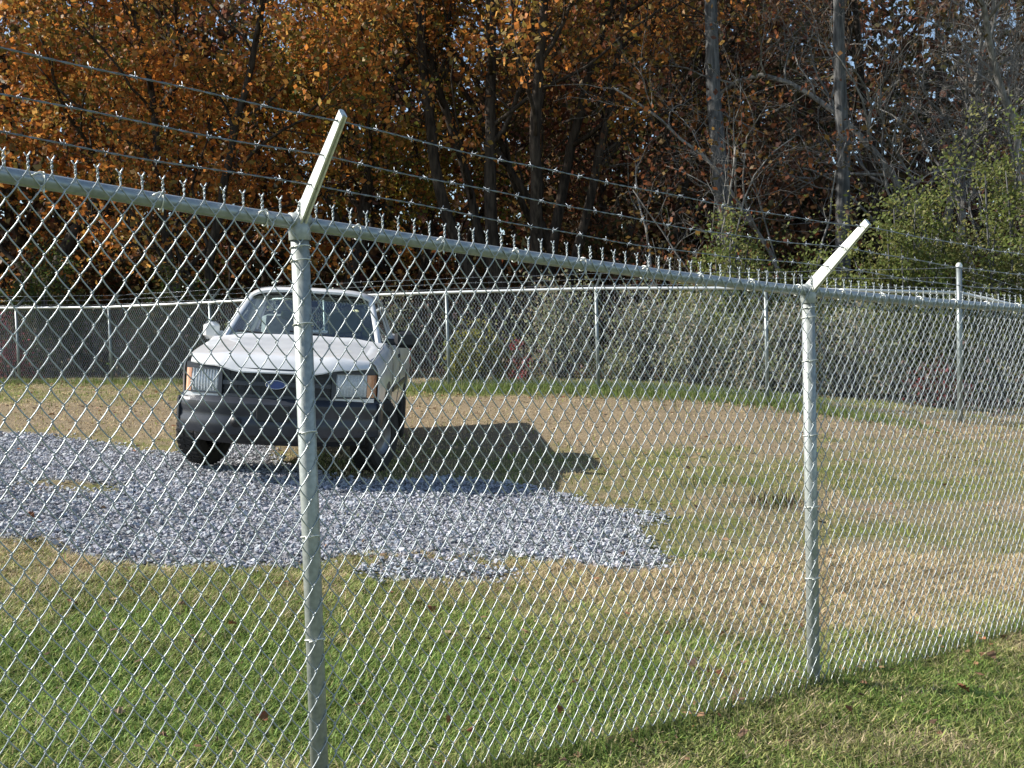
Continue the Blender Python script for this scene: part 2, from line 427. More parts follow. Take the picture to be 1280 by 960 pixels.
def zig_path(first, top=True):
    """one woven strand: legs rising to +x lie on the outer face, the others on the inner face"""
    P = []; sgn = first
    for k in range(NLEG):
        x0, x1 = sgn * WH / 2, -sgn * WH / 2; z0 = k * WV
        yo = (-1 if x1 > x0 else 1) * WD * .55
        P.append((x0 + sgn * WD * .75, 0, z0 + .0005))
        for fz, f in ((.07, .07), (.34, .42), (.64, .76), (.90, .99)):
            P.append((x0 + (x1 - x0) * f, yo * 1.2, z0 + WV * fz))
        sgn = -sgn
    zt = NLEG * WV; xe = sgn * WH / 2
    P.append((xe, 0, zt))
    ph = 0 if first < 0 else PI
    for q in range(1, 9):
        a = ph + q * PI * .55
        P.append((xe + math.cos(a) * WD * .55, math.sin(a) * WD * .55, zt + .004 * q))
    P.append((xe + (1 if first < 0 else -1) * .006, .002, zt + .0385)); P.append((xe + (1 if first < 0 else -1) * .009, .003, zt + .045))
    return np.array(P)
ZA = MB().tube(zig_path(-1), WD / 2, 5).mesh('wire', 'galv_wire', True)
ZB = MB().tube(zig_path(1), WD / 2, 5).mesh('wire', 'galv_wire', True)

fence = empty('chain_link_fence', (P1.x, P1.y, gz(P1.x, P1.y)), FANG)
tag(fence, 'tall galvanised chain link fence crossing the foreground, its posts topped by angled barbed wire arms', 'fence')
FZ0 = fence.location.z
PR, RR = .0305, .0235               # post and rail radii
FO = -(RR + WD)                     # fabric lies on the outer side of the rail
S0, NW = -3.0, 296
for q in range(NW):
    s = S0 + (q + .5) * WH
    z = rail_z(s) + RR + .004 - NLEG * WV - FZ0 + random.uniform(-.0012, .0012)
    o = obj('wire', ZA if q % 2 == 0 else ZB, fence, (s + random.uniform(-.0006, .0006), FO + random.uniform(-.0014, .0014), z))
    o.rotation_euler = (random.uniform(-.0012, .0012), random.uniform(-.0008, .0008), random.uniform(-.12, .12))
S1 = S0 + NW * WH
ss = np.linspace(S0, S1, 40)
MB().tube(np.stack([ss, ss * 0, rail_z(ss) - FZ0], -1), RR, 14).build('top_rail', 'galv_rail', fence, True)
ARM_A = R(49)
def fence_arm(root, zr, ang_out=-1., ln=.43, mat='arm_steel', wdt=.05):
    """stamped channel leaning out at 45 degrees, with its foot on the post cap"""
    a = MB(); u = np.array((0, ang_out * math.sin(ARM_A), math.cos(ARM_A))); nrm = np.array((0, -ang_out * math.cos(ARM_A), math.sin(ARM_A)))
    nrm = -nrm if ang_out > 0 else nrm
    G = []
    base = np.array((0, 0, 0.))
    f = np.linspace(0, 1, 8)
    prof = [(-1, -1), (-1.05, -.4), (-1.0, .3), (-.8, .9), (-.3, 1.05), (.3, 1.05), (.8, .9), (1.0, .3), (1.05, -.4), (1, -1), (.45, -1.02), (.40, -.55), (-.40, -.55), (-.45, -1.02)]
    V = []
    for q in f:
        wd = wdt / 2 * .46 * (1 - .22 * q); dp = wdt / 2 * 1.2 * (1 - .42 * q)
        V.append([base + u * ln * q + np.array((1., 0, 0)) * wd * px_ + nrm * dp * py_ for px_, py_ in prof])
    V = np.array(V); n_ = len(prof); i_ = np.arange(7)[:, None] * n_; j_ = np.arange(n_)[None]; k_ = (j_ + 1) % n_
    a.add(V.reshape(-1, 3), np.stack([i_ + j_, i_ + k_, i_ + n_ + k_, i_ + n_ + j_], -1).reshape(-1, 4))
    for ring, c_, o_ in ((0, V[0].mean(0), 1), (7, V[7].mean(0), -1)):
        a.V.append(c_[None]); ci = a.n; a.n += 1; rr_ = np.arange(n_) + ring * n_ + ci - 8 * n_ - (0 if ring == 0 else 1)
        a.F3.append(np.stack([rr_, np.roll(rr_, -1), np.full(n_, ci)], -1))
    return a.build('barbed_wire_arm', mat, root, False)
TOPS = {}
def near_post(s, buried=.25):
    zr = float(rail_z(s)) - FZ0
    bz = gz(*(P1 + FD * s).xy) - FZ0
    ps = empty_part = None
    H_ = zr + .004 - (bz - buried)
    p = MB().tube([(0, 0, 0), (0, 0, H_ * .5), (0, 0, H_)], PR, 18).build('fence_post', 'galv_post', fence, True, (s, 0, bz - buried))
    # loop cap: sleeve round the rail, dome, foot of the arm
    c = MB(); c.tube([(-.034, 0, 0), (.034, 0, 0)], RR + .006, 16)
    c.lathe([(PR + .005, -.062), (PR + .006, -.06), (PR + .006, -.02), (PR + .002, .0), (.024, .022), (.012, .034), (.0001, .036)], c=(0, 0, 0), n=18)
    cap = c.build('post_cap', 'galv_post', p, True, (0, 0, H_))
    arm = fence_arm(p, zr); arm.location = (0, -.012, H_ + .012)
    for tz in (.085, .13, .34, .70, 1.05, 1.40):
        zt = H_ - tz
        tie = MB(); th = np.linspace(-1.0, PI + 1.0, 12)
        tie.tube(np.stack([np.cos(th) * (PR + .003), np.sin(th) * (PR + .003), .004 * np.sin(th * 2)], -1), .0022, 5)
        tie.tube([(-.034, -.028, 0), (-.02, -.034, .003), (.0, -.036, .006), (.018, -.036, .004)], .0024, 5)
        tie.build('tie_wire', 'arm_steel', p, True, (0, 0, zt))
    TOPS[s] = (s, zr)
    return p
for s in (-BAY, 0., BAY, 2 * BAY): near_post(s)
# ties on the rail, one every few meshes, with a bright twisted tail
tm = MB(); th = np.linspace(-.4, 2 * PI - .9, 16)
tm.tube(np.stack([.003 * np.sin(th), np.cos(th) * (RR + .0035), np.sin(th) * (RR + .0035)], -1), .0022, 5)
tm.tube([(.0, -RR * .9, RR * .8), (-.010, -RR * 1.35, RR * .95), (-.024, -RR * 1.45, RR * .7), (-.034, -RR * 1.4, RR * .45)], .0028, 5)
tm.tube([(.0, -RR * .7, -RR * .9), (-.003, -RR * 1.15, -RR * 1.25), (-.004, -RR * 1.2, -RR * 1.6)], .0028, 5)
tm = tm.mesh('tie_wire', 'arm_steel', True)
for s in np.arange(S0 + .2, S1, .335):
    if min(abs(s - k * BAY) for k in range(-1, 3)) < .08: continue
    obj('tie_wire', tm, fence, (float(s), 0, float(rail_z(s)) - FZ0))
def barbed(P, parent, name='barbed_wire', step=.016, gap=.125, rad=.0016, mat='barb_steel', sides=4, bl=.013, seed=0):
    """two strands twisted together with four-pointed barbs"""
    rg = np.random.default_rng(seed)
    P = np.asarray(P, float); L = np.r_[0, np.cumsum(np.linalg.norm(np.diff(P, axis=0), axis=1))]
    n = int(L[-1] / step); q = np.linspace(0, L[-1], n)
    C = np.stack([np.interp(q, L, P[:, a_]) for a_ in range(3)], -1)
    C[:, 2] += .0035 * np.sin(q * 3.1 + seed) + .002 * np.sin(q * 9.7 + seed * 2)
    mb = MB(); a = q * 2 * PI / .085
    T = np.gradient(C, axis=0); T /= np.linalg.norm(T, axis=1)[:, None]
    N = np.cross(T, (0, 0, 1.)); N /= np.linalg.norm(N, axis=1)[:, None]; B_ = np.cross(T, N)
    for ph in (0, PI):
        mb.tube(C + rad * .95 * (np.cos(a + ph)[:, None] * N + np.sin(a + ph)[:, None] * B_), rad, sides)
    d = gap * .4
    while d < L[-1]:
        k = int(d / L[-1] * (n - 1)); c = C[k]; tt, nn, bb = T[k], N[k], B_[k]
        a0 = rg.uniform(0, 2 * PI)
        for off in (-.004, .004):
            aa = a0 + rg.uniform(-.3, .3) + (PI / 2 if off > 0 else 0)
            th = np.linspace(0, 2 * PI * 1.25, 9)
            Pw = c + tt * (off + np.linspace(-.003, .003, 9)[:, None]) + rad * 2.3 * (np.cos(th + aa)[:, None] * nn + np.sin(th + aa)[:, None] * bb)
            e0 = Pw[0] + (Pw[0] - Pw[1]) / np.linalg.norm(Pw[0] - Pw[1]) * bl; e1 = Pw[-1] + (Pw[-1] - Pw[-2]) / np.linalg.norm(Pw[-1] - Pw[-2]) * bl
            mb.tube(np.vstack([e0, Pw, e1]), rad * .75, sides)
        d += gap * rg.uniform(.9, 1.1)
    return mb.build(name, mat, parent, True)
for f, sd_ in ((.92, 1), (.60, 2), (.32, 3)):
    o_ = .43 * f * math.sin(ARM_A) + .012 + .008
    P = []
    for s in np.linspace(S0, S1, 60):
        k = (s / BAY) % 1.0
        P.append((s, -o_, float(rail_z(s)) - FZ0 + .43 * f * math.cos(ARM_A) + .020 - .02 * 4 * k * (1 - k)))
    barbed(P, fence, seed=sd_)

# ------------------------------------------------------------------ far fence: posts given by photo column, depth and rail row
FAR = [(-215, 25.4, 384), (-98, 24.4, 385), (20, 23.4, 385), (136, 22.4, 384), (262, 20.9, 378), (405, 19.8, 371), (558, 18.8, 365.5), (745, 17.7, 360.5), (957, 16.6, 360), (1199, 15.5, 366)]
RET = [(1199, 15.5, 366), (1352, 16.4, 400), (1490, 17.2, 420)]
def far_fence(name, label, posts, corner_last=True, seed=5):
    pts = [at(px, py, Y) for px, Y, py in posts]
    org = Vector((pts[-1].x, pts[-1].y, gz(pts[-1].x, pts[-1].y)))
    if not corner_last: org = Vector((pts[0].x, pts[0].y, gz(pts[0].x, pts[0].y)))
    root = empty(name, org); tag(root, label, 'fence')
    L = [p - org for p in pts]
    A = np.array(L)
    seg = np.linalg.norm(np.diff(A[:, :2], axis=0), axis=1); cum = np.r_[0, np.cumsum(seg)]
    MB().tube(A, .026, 10).build('top_rail', 'far_rail', root, True)
    # woven fabric, too fine to pick the strands apart
    mb = MB(); hw = .0315; n = int(cum[-1] / hw); leg = .0477
    for q in range(n):
        d = (q + .5) * hw; c = np.array([np.interp(d, cum, A[:, a_]) for a_ in range(3)])
        k = min(np.searchsorted(cum, d) - 1, len(seg) - 1); k = max(k, 0)
        dr = (A[k + 1] - A[k]); dr[2] = 0; dr /= np.linalg.norm(dr)
        zb = float(gz(org.x + c[0], org.y + c[1])) - org.z - .02
        nl = int((c[2] + .03 - zb) / leg)
        ks = np.arange(nl + 1); sg = np.where((ks + q) % 2 == 0, 1, -1)
        P = c[None] + dr[None] * (sg * hw / 2)[:, None]; P[:, 2] = c[2] + .03 - ks * leg
        mb.tube(P, .0021, 3, cap=False)
    f = mb.build('wire_mesh', 'far_mesh', root); f['kind'] = 'stuff'
    out = []
    for k, p in enumerate(L):
        corner = (corner_last and k == len(L) - 1)
        if not corner_last and k == 0: continue
        zb = gz(org.x + p.x, org.y + p.y) - org.z - .3
        h = p.z - zb + (.42 if corner else 0)
        rad = .041 if corner else .0305
        mbp = MB().tube([(0, 0, 0), (0, 0, h * .5), (0, 0, h)], rad, 12)
        po = mbp.build('fence_post', 'galv_far', root, True, (p.x, p.y, zb))
        cp_ = MB().lathe([(rad + .005, -.05), (rad + .006, -.01), (rad * .7, .022), (.0001, .03)], n=12)
        cp_.build('post_cap', 'arm_steel', po, True, (0, 0, h))
        if not corner:
            j0 = max(0, k - 1); j1 = min(len(L) - 1, k + 1); dr = L[j1] - L[j0]
            rz = math.atan2(dr.y, dr.x)
            arm = fence_arm(po, 0, 1., .40, 'galv_far'); arm.rotation_euler = (0, 0, rz + (0 if corner_last else 0)); arm.location = (0, 0, h)
    # three strands beyond the arms
    for f_, sd_ in ((.93, 4), (.57, 5), (.20, 6)):
        P = []
        for k, p in enumerate(L):
            j0 = max(0, k - 1); j1 = min(len(L) - 1, k + 1); dr = (L[j1] - L[j0]); dr.z = 0; dr.normalize(); nn = Vector((-dr.y, dr.x, 0))
            e = .40 * f_ * math.sin(R(45))
            isc = (corner_last and k == len(L) - 1) or (not corner_last and k == 0)
            P.append(tuple(p + nn * (0.0 if isc else e) + Vector((0, 0, (.42 * f_ - .02) if isc else e))))
        barbed(P, root, step=.045, gap=.26, rad=.0030, sides=3, seed=sd_, bl=.018)
    return root
far_fence('chain_link_fence', 'long chain link fence along the back of the yard, before the autumn wood', FAR)
far_fence('chain_link_fence', 'short chain link run turning off beyond the tall corner post', RET, corner_last=False, seed=8)
# ------------------------------------------------------------------ gravel
def rot_mats(n, rg):
    q = rg.normal(size=(n, 4)); q /= np.linalg.norm(q, axis=1)[:, None]
    a, b_, c, d = q.T
    return np.stack([np.stack([1 - 2 * (c * c + d * d), 2 * (b_ * c - a * d), 2 * (b_ * d + a * c)], -1),
                     np.stack([2 * (b_ * c + a * d), 1 - 2 * (b_ * b_ + d * d), 2 * (c * d - a * b_)], -1),
                     np.stack([2 * (b_ * d - a * c), 2 * (c * d + a * b_), 1 - 2 * (b_ * b_ + c * c)], -1)], 1)
_t = (1 + 5 ** .5) / 2
ICO = np.array([(-1, _t, 0), (1, _t, 0), (-1, -_t, 0), (1, -_t, 0), (0, -1, _t), (0, 1, _t), (0, -1, -_t), (0, 1, -_t), (_t, 0, -1), (_t, 0, 1), (-_t, 0, -1), (-_t, 0, 1)]) / 1.9
ICF = np.array([(0, 11, 5), (0, 5, 1), (0, 1, 7), (0, 7, 10), (0, 10, 11), (1, 5, 9), (5, 11, 4), (11, 10, 2), (10, 7, 6), (7, 1, 8), (3, 9, 4), (3, 4, 2), (3, 2, 6), (3, 6, 8), (3, 8, 9), (4, 9, 5), (2, 4, 11), (6, 2, 10), (8, 6, 7), (9, 8, 1)])
def gravel():
    rg = np.random.default_rng(21)
    n = 165000
    x = rg.uniform(-10.5, 2.4, n); y = rg.uniform(5.6, 13.0, n)
    # the patch thins out raggedly towards its edge and lets the earth through in places
    hit = sum(in_gravel(x + a_, y + b_, .05).astype(float) for a_, b_ in ((.07, 0), (-.07, 0), (0, .12), (0, -.12), (0, 0))) / 5
    k = rg.random(n) < hit ** 1.5 * np.clip(.25 + 1.5 * fbm(x, y, 1.6, 4), 0, 1)
    # strays round the edge
    k |= in_gravel(x, y, .3) & (rg.random(n) < .03)
    x, y = x[k], y[k]
    keep = rg.random(len(x)) < np.clip(1.25 - .06 * (y - 6), .6, 1)
    x, y = x[keep], y[keep]; n = len(x)
    z = surf(x, y) + .035 * fbm(x, y, 1.1, 3) + rg.uniform(-.016, .014, n)
    sz = (.0075 + .0145 * rg.random(n) ** 2.0) * np.where(rg.random(n) < .05, 1.5, 1)
    g = rg.uniform(.22, .50, n)
    g = np.where(rg.random(n) < .10, g * .55, g) * (.8 + .4 * fbm(x, y, 2.0, 3))
    cc = g[:, None] * np.array((.97, .99, 1.05)) * rg.uniform(.96, 1.04, (n, 3))
    VV, FF, CC, off = [], [], [], 0
    OCT = np.array([(1, 0, 0), (0, 1, 0), (-1, 0, 0), (0, -1, 0), (0, 0, 1), (0, 0, -1)]) * 1.15
    OCF = np.array([(0, 1, 4), (1, 2, 4), (2, 3, 4), (3, 0, 4), (1, 0, 5), (2, 1, 5), (3, 2, 5), (0, 3, 5)])
    for sel, TV, TF in ((y < 5.9, ICO, ICF), (y >= 5.9, OCT, OCF)):
        m_ = int(sel.sum()); k_ = len(TV)
        V = TV[None] * rg.uniform(.6, 1.35, (m_, k_, 1)) * sz[sel][:, None, None] * rg.uniform(.65, 1.3, (m_, 1, 3))
        V = np.einsum('nij,nkj->nki', rot_mats(m_, rg), V); V[..., 2] *= .8
        V += np.stack([x, y, z], -1)[sel][:, None]
        VV.append(V.reshape(-1, 3)); FF.append((np.arange(m_)[:, None, None] * k_ + TF[None]).reshape(-1, 3) + off); CC.append(np.repeat(cc[sel], k_, 0)); off += m_ * k_
    V, F, c = np.concatenate(VV), np.concatenate(FF), np.concatenate(CC)
    o = obj('gravel', mesh_np('gravel', V, F, 'stone', c))
    tag(o, 'pale grey crushed stone spread over the parking patch around the truck', 'gravel', kind='stuff')
gravel()
# the bed of packed stone under the loose pieces
# ------------------------------------------------------------------ grass
def blades(n, x, y, h, wd, col, rg, lean=.5):
    th = rg.uniform(0, 2 * PI, n); ph = rg.uniform(0, 2 * PI, n)
    dx, dy = np.cos(th), np.sin(th); ln = np.abs(rg.normal(0, lean, n)) * h
    z = surf(x, y) - .006
    B = np.stack([x, y, z], -1); side = np.stack([-dy, dx, 0 * dx], -1) * wd[:, None] / 2
    ld = np.stack([np.cos(ph), np.sin(ph), 0 * ph], -1)
    M = B + ld * (ln * .35)[:, None]; M[:, 2] += h * .6
    Tp = B + ld * ln[:, None]; Tp[:, 2] += h * np.clip(1 - .35 * (ln / h) ** 2, .35, 1)
    V = np.stack([B - side, B + side, M - side * .75, M + side * .75, Tp], 1)
    b = np.arange(n)[:, None] * 5
    F = np.concatenate([b + np.array((0, 1, 3)), b + np.array((0, 3, 2)), b + np.array((2, 3, 4))])
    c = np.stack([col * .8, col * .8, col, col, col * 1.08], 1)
    return V.reshape(-1, 3), F, c.reshape(-1, 3)
def grass():
    rg = np.random.default_rng(5)
    VV, FF, CC, off = [], [], [], 0
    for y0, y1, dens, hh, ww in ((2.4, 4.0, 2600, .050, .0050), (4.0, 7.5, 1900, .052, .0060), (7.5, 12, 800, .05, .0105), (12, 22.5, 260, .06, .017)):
        area = (y1 - y0) * (y1 * .62 * 2 + 3.2)
        n = int(area * dens)
        x = rg.uniform(-1, 1, n) * (y1 * .62 + 1.6); y = rg.uniform(y0, y1, n)
        k = (np.abs(x) < y * .53 + .35) | ((np.abs(x) < y * .6 + 1.5) & (rg.random(n) < .5))
        g = in_gravel(x, y, .14)
        k &= (~g) | (rg.random(n) < .012)
        k &= (y < 19.3 - .39 * x + .9)
        # thinner where the turf is worn
        k &= rg.random(n) < np.clip(.45 + .9 * fbm(x, y, 2.6, 3), .3, 1)
        x, y = x[k], y[k]; n = len(x)
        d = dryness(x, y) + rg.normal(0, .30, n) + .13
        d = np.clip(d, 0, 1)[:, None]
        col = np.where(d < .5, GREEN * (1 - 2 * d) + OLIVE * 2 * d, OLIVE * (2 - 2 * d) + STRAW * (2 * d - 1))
        col = col * rg.uniform(.7, 1.6, (n, 1)) * 1.6 * (.72 + .56 * fbm(x + 9, y, 2.4, 4))[:, None]
        pale = rg.random(n) < .07; col[pale] = np.array((.42, .37, .24)) * rg.uniform(.7, 1.1, (pale.sum(), 1))
        tall = fbm(x, y, 1.7, 3)
        h = hh * rg.uniform(.45, 1.25, n) * (.6 + .8 * tall) * np.where(d[:, 0] > .6, .7, 1.05)
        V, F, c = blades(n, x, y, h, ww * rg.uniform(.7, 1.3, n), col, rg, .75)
        VV.append(V); FF.append(F + off); CC.append(c); off += len(V)
    # matted thatch: short single-tip blades lying every way between the upright ones
    n = 350000; y = 2.5 + 5.5 * np.sqrt(rg.random(n)); x = rg.uniform(-1, 1, n) * (y * .53 + .5)
    k = ~in_gravel(x, y, .12); x, y = x[k], y[k]; n = len(x)
    d = np.clip(dryness(x, y) + rg.normal(.12, .34, n), 0, 1)[:, None]
    col = np.where(d < .5, GREEN * (1 - 2 * d) + OLIVE * 2 * d, OLIVE * (2 - 2 * d) + STRAW * (2 * d - 1)) * rg.uniform(.6, 1.7, (n, 1)) * 1.65 * (.72 + .56 * fbm(x + 9, y, 2.4, 4))[:, None]
    th = rg.uniform(0, 2 * PI, n); ph = th + rg.normal(PI / 2, .5, n); L_ = rg.uniform(.02, .06, n); wd = rg.uniform(.0045, .010, n)
    B = np.stack([x, y, surf(x, y) + rg.uniform(-.004, .012, n)], -1); sd2 = np.stack([np.cos(th), np.sin(th), 0 * th], -1) * wd[:, None] / 2
    Tp = B + np.stack([np.cos(ph), np.sin(ph), 0 * ph], -1) * L_[:, None]; Tp[:, 2] += L_ * rg.uniform(.05, .9, n)
    VV.append(np.stack([B - sd2, B + sd2, Tp], 1).reshape(-1, 3)); FF.append(np.arange(n * 3).reshape(-1, 3) + off); CC.append(np.repeat(col, 3, 0)); off += n * 3
    # longer uncut grass along the foot of the back fence and of the near fence
    for kind in (0, 1):
        n = 18000 if kind == 0 else 4200
        if kind == 0:
            s = np.where(rg.random(n) < .85, rg.uniform(-1.6, 6.0, n), rg.uniform(-12, -1.6, n)); x = s; y = 18.3 - .40 * s + rg.normal(0, .42, n) - np.where(s > 4, (s - 4) * .45, 0)
            h = rg.uniform(.05, .15, n) * np.clip((6.4 - s) / 2, .35, 1); wd = rg.uniform(.010, .018, n)
        else:
            s = rg.uniform(-1.5, 6, n); x = P1.x + FD.x * s + rg.normal(0, .05, n); y = P1.y + FD.y * s + rg.normal(0, .05, n)
            h = rg.uniform(.05, .12, n); wd = rg.uniform(.004, .006, n)
        d = np.clip(rg.normal(.22, .2, n), 0, 1)[:, None]
        col = (GREEN * 1.25 * (1 - d) + STRAW * d) * rg.uniform(.8, 1.4, (n, 1))
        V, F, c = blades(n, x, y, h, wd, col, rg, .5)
        VV.append(V); FF.append(F + off); CC.append(c); off += len(V)
    o = obj('grass', mesh_np('grass', np.concatenate(VV), np.concatenate(FF), 'grass', np.concatenate(CC)))
    tag(o, 'short patchy grass, green and straw coloured, over the whole yard', 'grass', kind='stuff')
grass()

# ------------------------------------------------------------------ fallen leaves
def leaf_mesh(seed, size, col):
    """a lobed, curled dry leaf with a stalk"""
    rg = np.random.default_rng(seed)
    out = [(0, 0), (.18, .10), (.12, .25), (.36, .30), (.24, .48), (.40, .62), (.20, .70), (.12, .88), (0, 1.0)]
    R_ = np.array(out); cu = rg.uniform(.5, 1.1)
    V = []
    for sgn in (1, -1):
        for a_, b_ in R_:
            V.append((sgn * a_, b_ - .5, abs(a_) ** 1.3 * cu * (1.0 if sgn > 0 else rg.uniform(.5, 1.1)) + .16 * (b_ - .5) ** 2 * 2))
    V = np.array(V); n = len(R_)
    F = []
    for i_ in range(n - 1):
        F.append((i_, i_ + 1, n + i_ + 1)); F.append((i_, n + i_ + 1, n + i_))
    st = np.array([(0, -.5, .02), (.02, -.66, .0), (.05, -.82, .04), (-.015, -.5, .02), (.005, -.66, .0), (.035, -.82, .04)]); b_ = len(V)
    F += [(b_, b_ + 1, b_ + 4), (b_, b_ + 4, b_ + 3), (b_ + 1, b_ + 2, b_ + 5), (b_ + 1, b_ + 5, b_ + 4)]
    V = np.concatenate([V, st]) * size
    return mesh_np('fallen_leaf', V, np.array(F), 'litter', np.repeat(np.array(col)[None], len(V), 0))
LEAFC = [(.19, .105, .055), (.23, .14, .075), (.14, .085, .05), (.30, .21, .125), (.10, .06, .04), (.22, .095, .045)]
LM = [leaf_mesh(40 + q, .050 + .012 * (q % 3), LEAFC[q % 6]) for q in range(12)]
def fallen():
    rg = random.Random(9)
    inside = [(228, 762), (240, 812), (222, 775), (590, 922), (645, 860), (612, 808), (735, 836), (698, 892), (690, 930), (752, 770), (560, 905), (512, 745), (465, 690), (150, 900), (60, 830), (290, 790), (330, 905), (440, 800), (420, 740), (480, 830), (90, 760), (205, 930), (540, 770), (655, 800), (880, 780), (905, 800), (835, 800), (800, 820), (950, 760), (1040, 700), (1100, 650), (960, 690), (700, 660), (745, 655), (870, 640), (860, 590), (700, 600), (620, 622), (300, 640), (380, 660), (455, 683), (520, 712), (570, 700), (715, 690), (130, 640), (40, 650), (890, 530), (990, 560), (1120, 560), (810, 650), (780, 700), (930, 840), (900, 850), (865, 840), (1000, 790), (1180, 690), (1130, 740)]
    outside = [(892, 884), (870, 890), (920, 878), (1020, 856), (1077, 880), (1080, 868), (1097, 838), (1143, 822), (1240, 828), (1228, 826), (1167, 912), (1175, 925), (1256, 803), (800, 945), (830, 938), (1060, 900), (1205, 875), (985, 935), (1045, 862), (930, 925)]
    for lst, lab, grp in ((inside, 'curled brown fallen leaf lying in the yard behind the fence', 'fallen leaves inside the fence'), (outside, 'curled brown fallen leaf lying on the grass outside the fence', 'fallen leaves outside the fence')):
        for px, py in lst:
            x, y = pg(px, py)
            o = obj('fallen_leaf', rg.choice(LM), None, (x, y, float(surf(np.array([x]), np.array([y]))[0]) + .036))
            o.rotation_euler = (rg.uniform(-.7, .7), rg.uniform(-.7, .7), rg.uniform(0, 6.28))
            sc = rg.uniform(.55, 1.1); o.scale = (sc, sc, sc)
            tag(o, lab, 'leaf', grp)
fallen()
def quads(C, size, rg, flat=0.0, asp=.6):
    """leaf-sized quads, slightly folded along nothing: random orientation"""
    n = len(C)
    M = rot_mats(n, rg)
    a = M[:, :, 0]; b_ = M[:, :, 1]
    if flat:
        a = a * np.array((1, 1, 1 - flat)); b_ = b_ * np.array((1, 1, 1 - flat))
    s = size[:, None]
    V = np.stack([C - a * s * .5, C + b_ * s * asp * .5 - a * s * .05, C + a * s * .5, C - b_ * s * asp * .5 - a * s * .05], 1)
    return V.reshape(-1, 3), (np.arange(n)[:, None] * 4 + np.arange(4)[None])
def litter():
    rg = np.random.default_rng(77)
    n = 5200
    x = rg.uniform(-11, 8, n); y = rg.uniform(6, 24, n)
    k = rg.random(n) < np.clip((y - 7) / 12 * .5 + .8 * blob(x, y, *pg(150, 505), 4, 2.2) + .5 * blob(x, y, *pg(600, 515), 3, 1.5), .05, 1)
    k &= ~(in_gravel(x, y) & (rg.random(n) < .8))
    x, y = x[k], y[k]; n = len(x)
    # a few more among the near grass and drifted against the foot of the near fence
    xa = np.r_[rg.uniform(-3, 4.5, 260), P1.x + FD.x * (sf := rg.uniform(-1, 6, 170)) + rg.normal(0, .06, 170)]; ya = np.r_[rg.uniform(2.8, 7.5, 260), P1.y + FD.y * sf + rg.normal(0, .06, 170)]
    x = np.r_[x, xa]; y = np.r_[y, ya]; n = len(x)
    C = np.stack([x, y, surf(x, y) + rg.uniform(.015, .05, n)], -1)
    V, F = quads(C, rg.uniform(.05, .11, n) * np.where(y < 8, .6, 1), rg, .7, .7)
    pal = np.array(LEAFC); c = pal[rg.integers(0, len(pal), n)] * rg.uniform(.8, 1.6, (n, 1))
    o = obj('leaf_litter', mesh_np('leaf_litter', V, F, 'litter', np.repeat(c, 4, 0)))
    tag(o, 'scattered dry leaves strewn over the back of the yard', 'leaf litter', kind='stuff')
litter()
def weed_tuft(px, py, label, n=260, h=(.10, .28), col=(.07, .05, .03), spread=.14, seed=1, green=.3):
    rg = np.random.default_rng(seed); cx, cy = pg(px, py)
    x = cx + rg.normal(0, spread, n); y = cy + rg.normal(0, spread * .7, n)
    c = np.array(col) * rg.uniform(.6, 1.6, (n, 1)); g = rg.random(n) < green; c[g] = GREEN * rg.uniform(.7, 1.2, (g.sum(), 1))
    V, F, cc = blades(n, x, y, rg.uniform(*h, n), rg.uniform(.006, .012, n), c, rg, .6)
    z0 = gz(cx, cy)
    o = obj('weed_tuft', mesh_np('weed_tuft', V - np.array((cx, cy, z0)), F, 'grass', cc), None, (cx, cy, z0)); tag(o, label, 'weeds', kind='stuff')
weed_tuft(965, 632, 'dark withered weed tuft in the straw grass beyond the second post', n=170, h=(.06, .20), spread=.20, seed=3)
weed_tuft(875, 605, 'dark green weed tuft at the edge of the straw patch', n=110, h=(.04, .11), col=(.09, .09, .04), spread=.25, seed=4, green=.5)
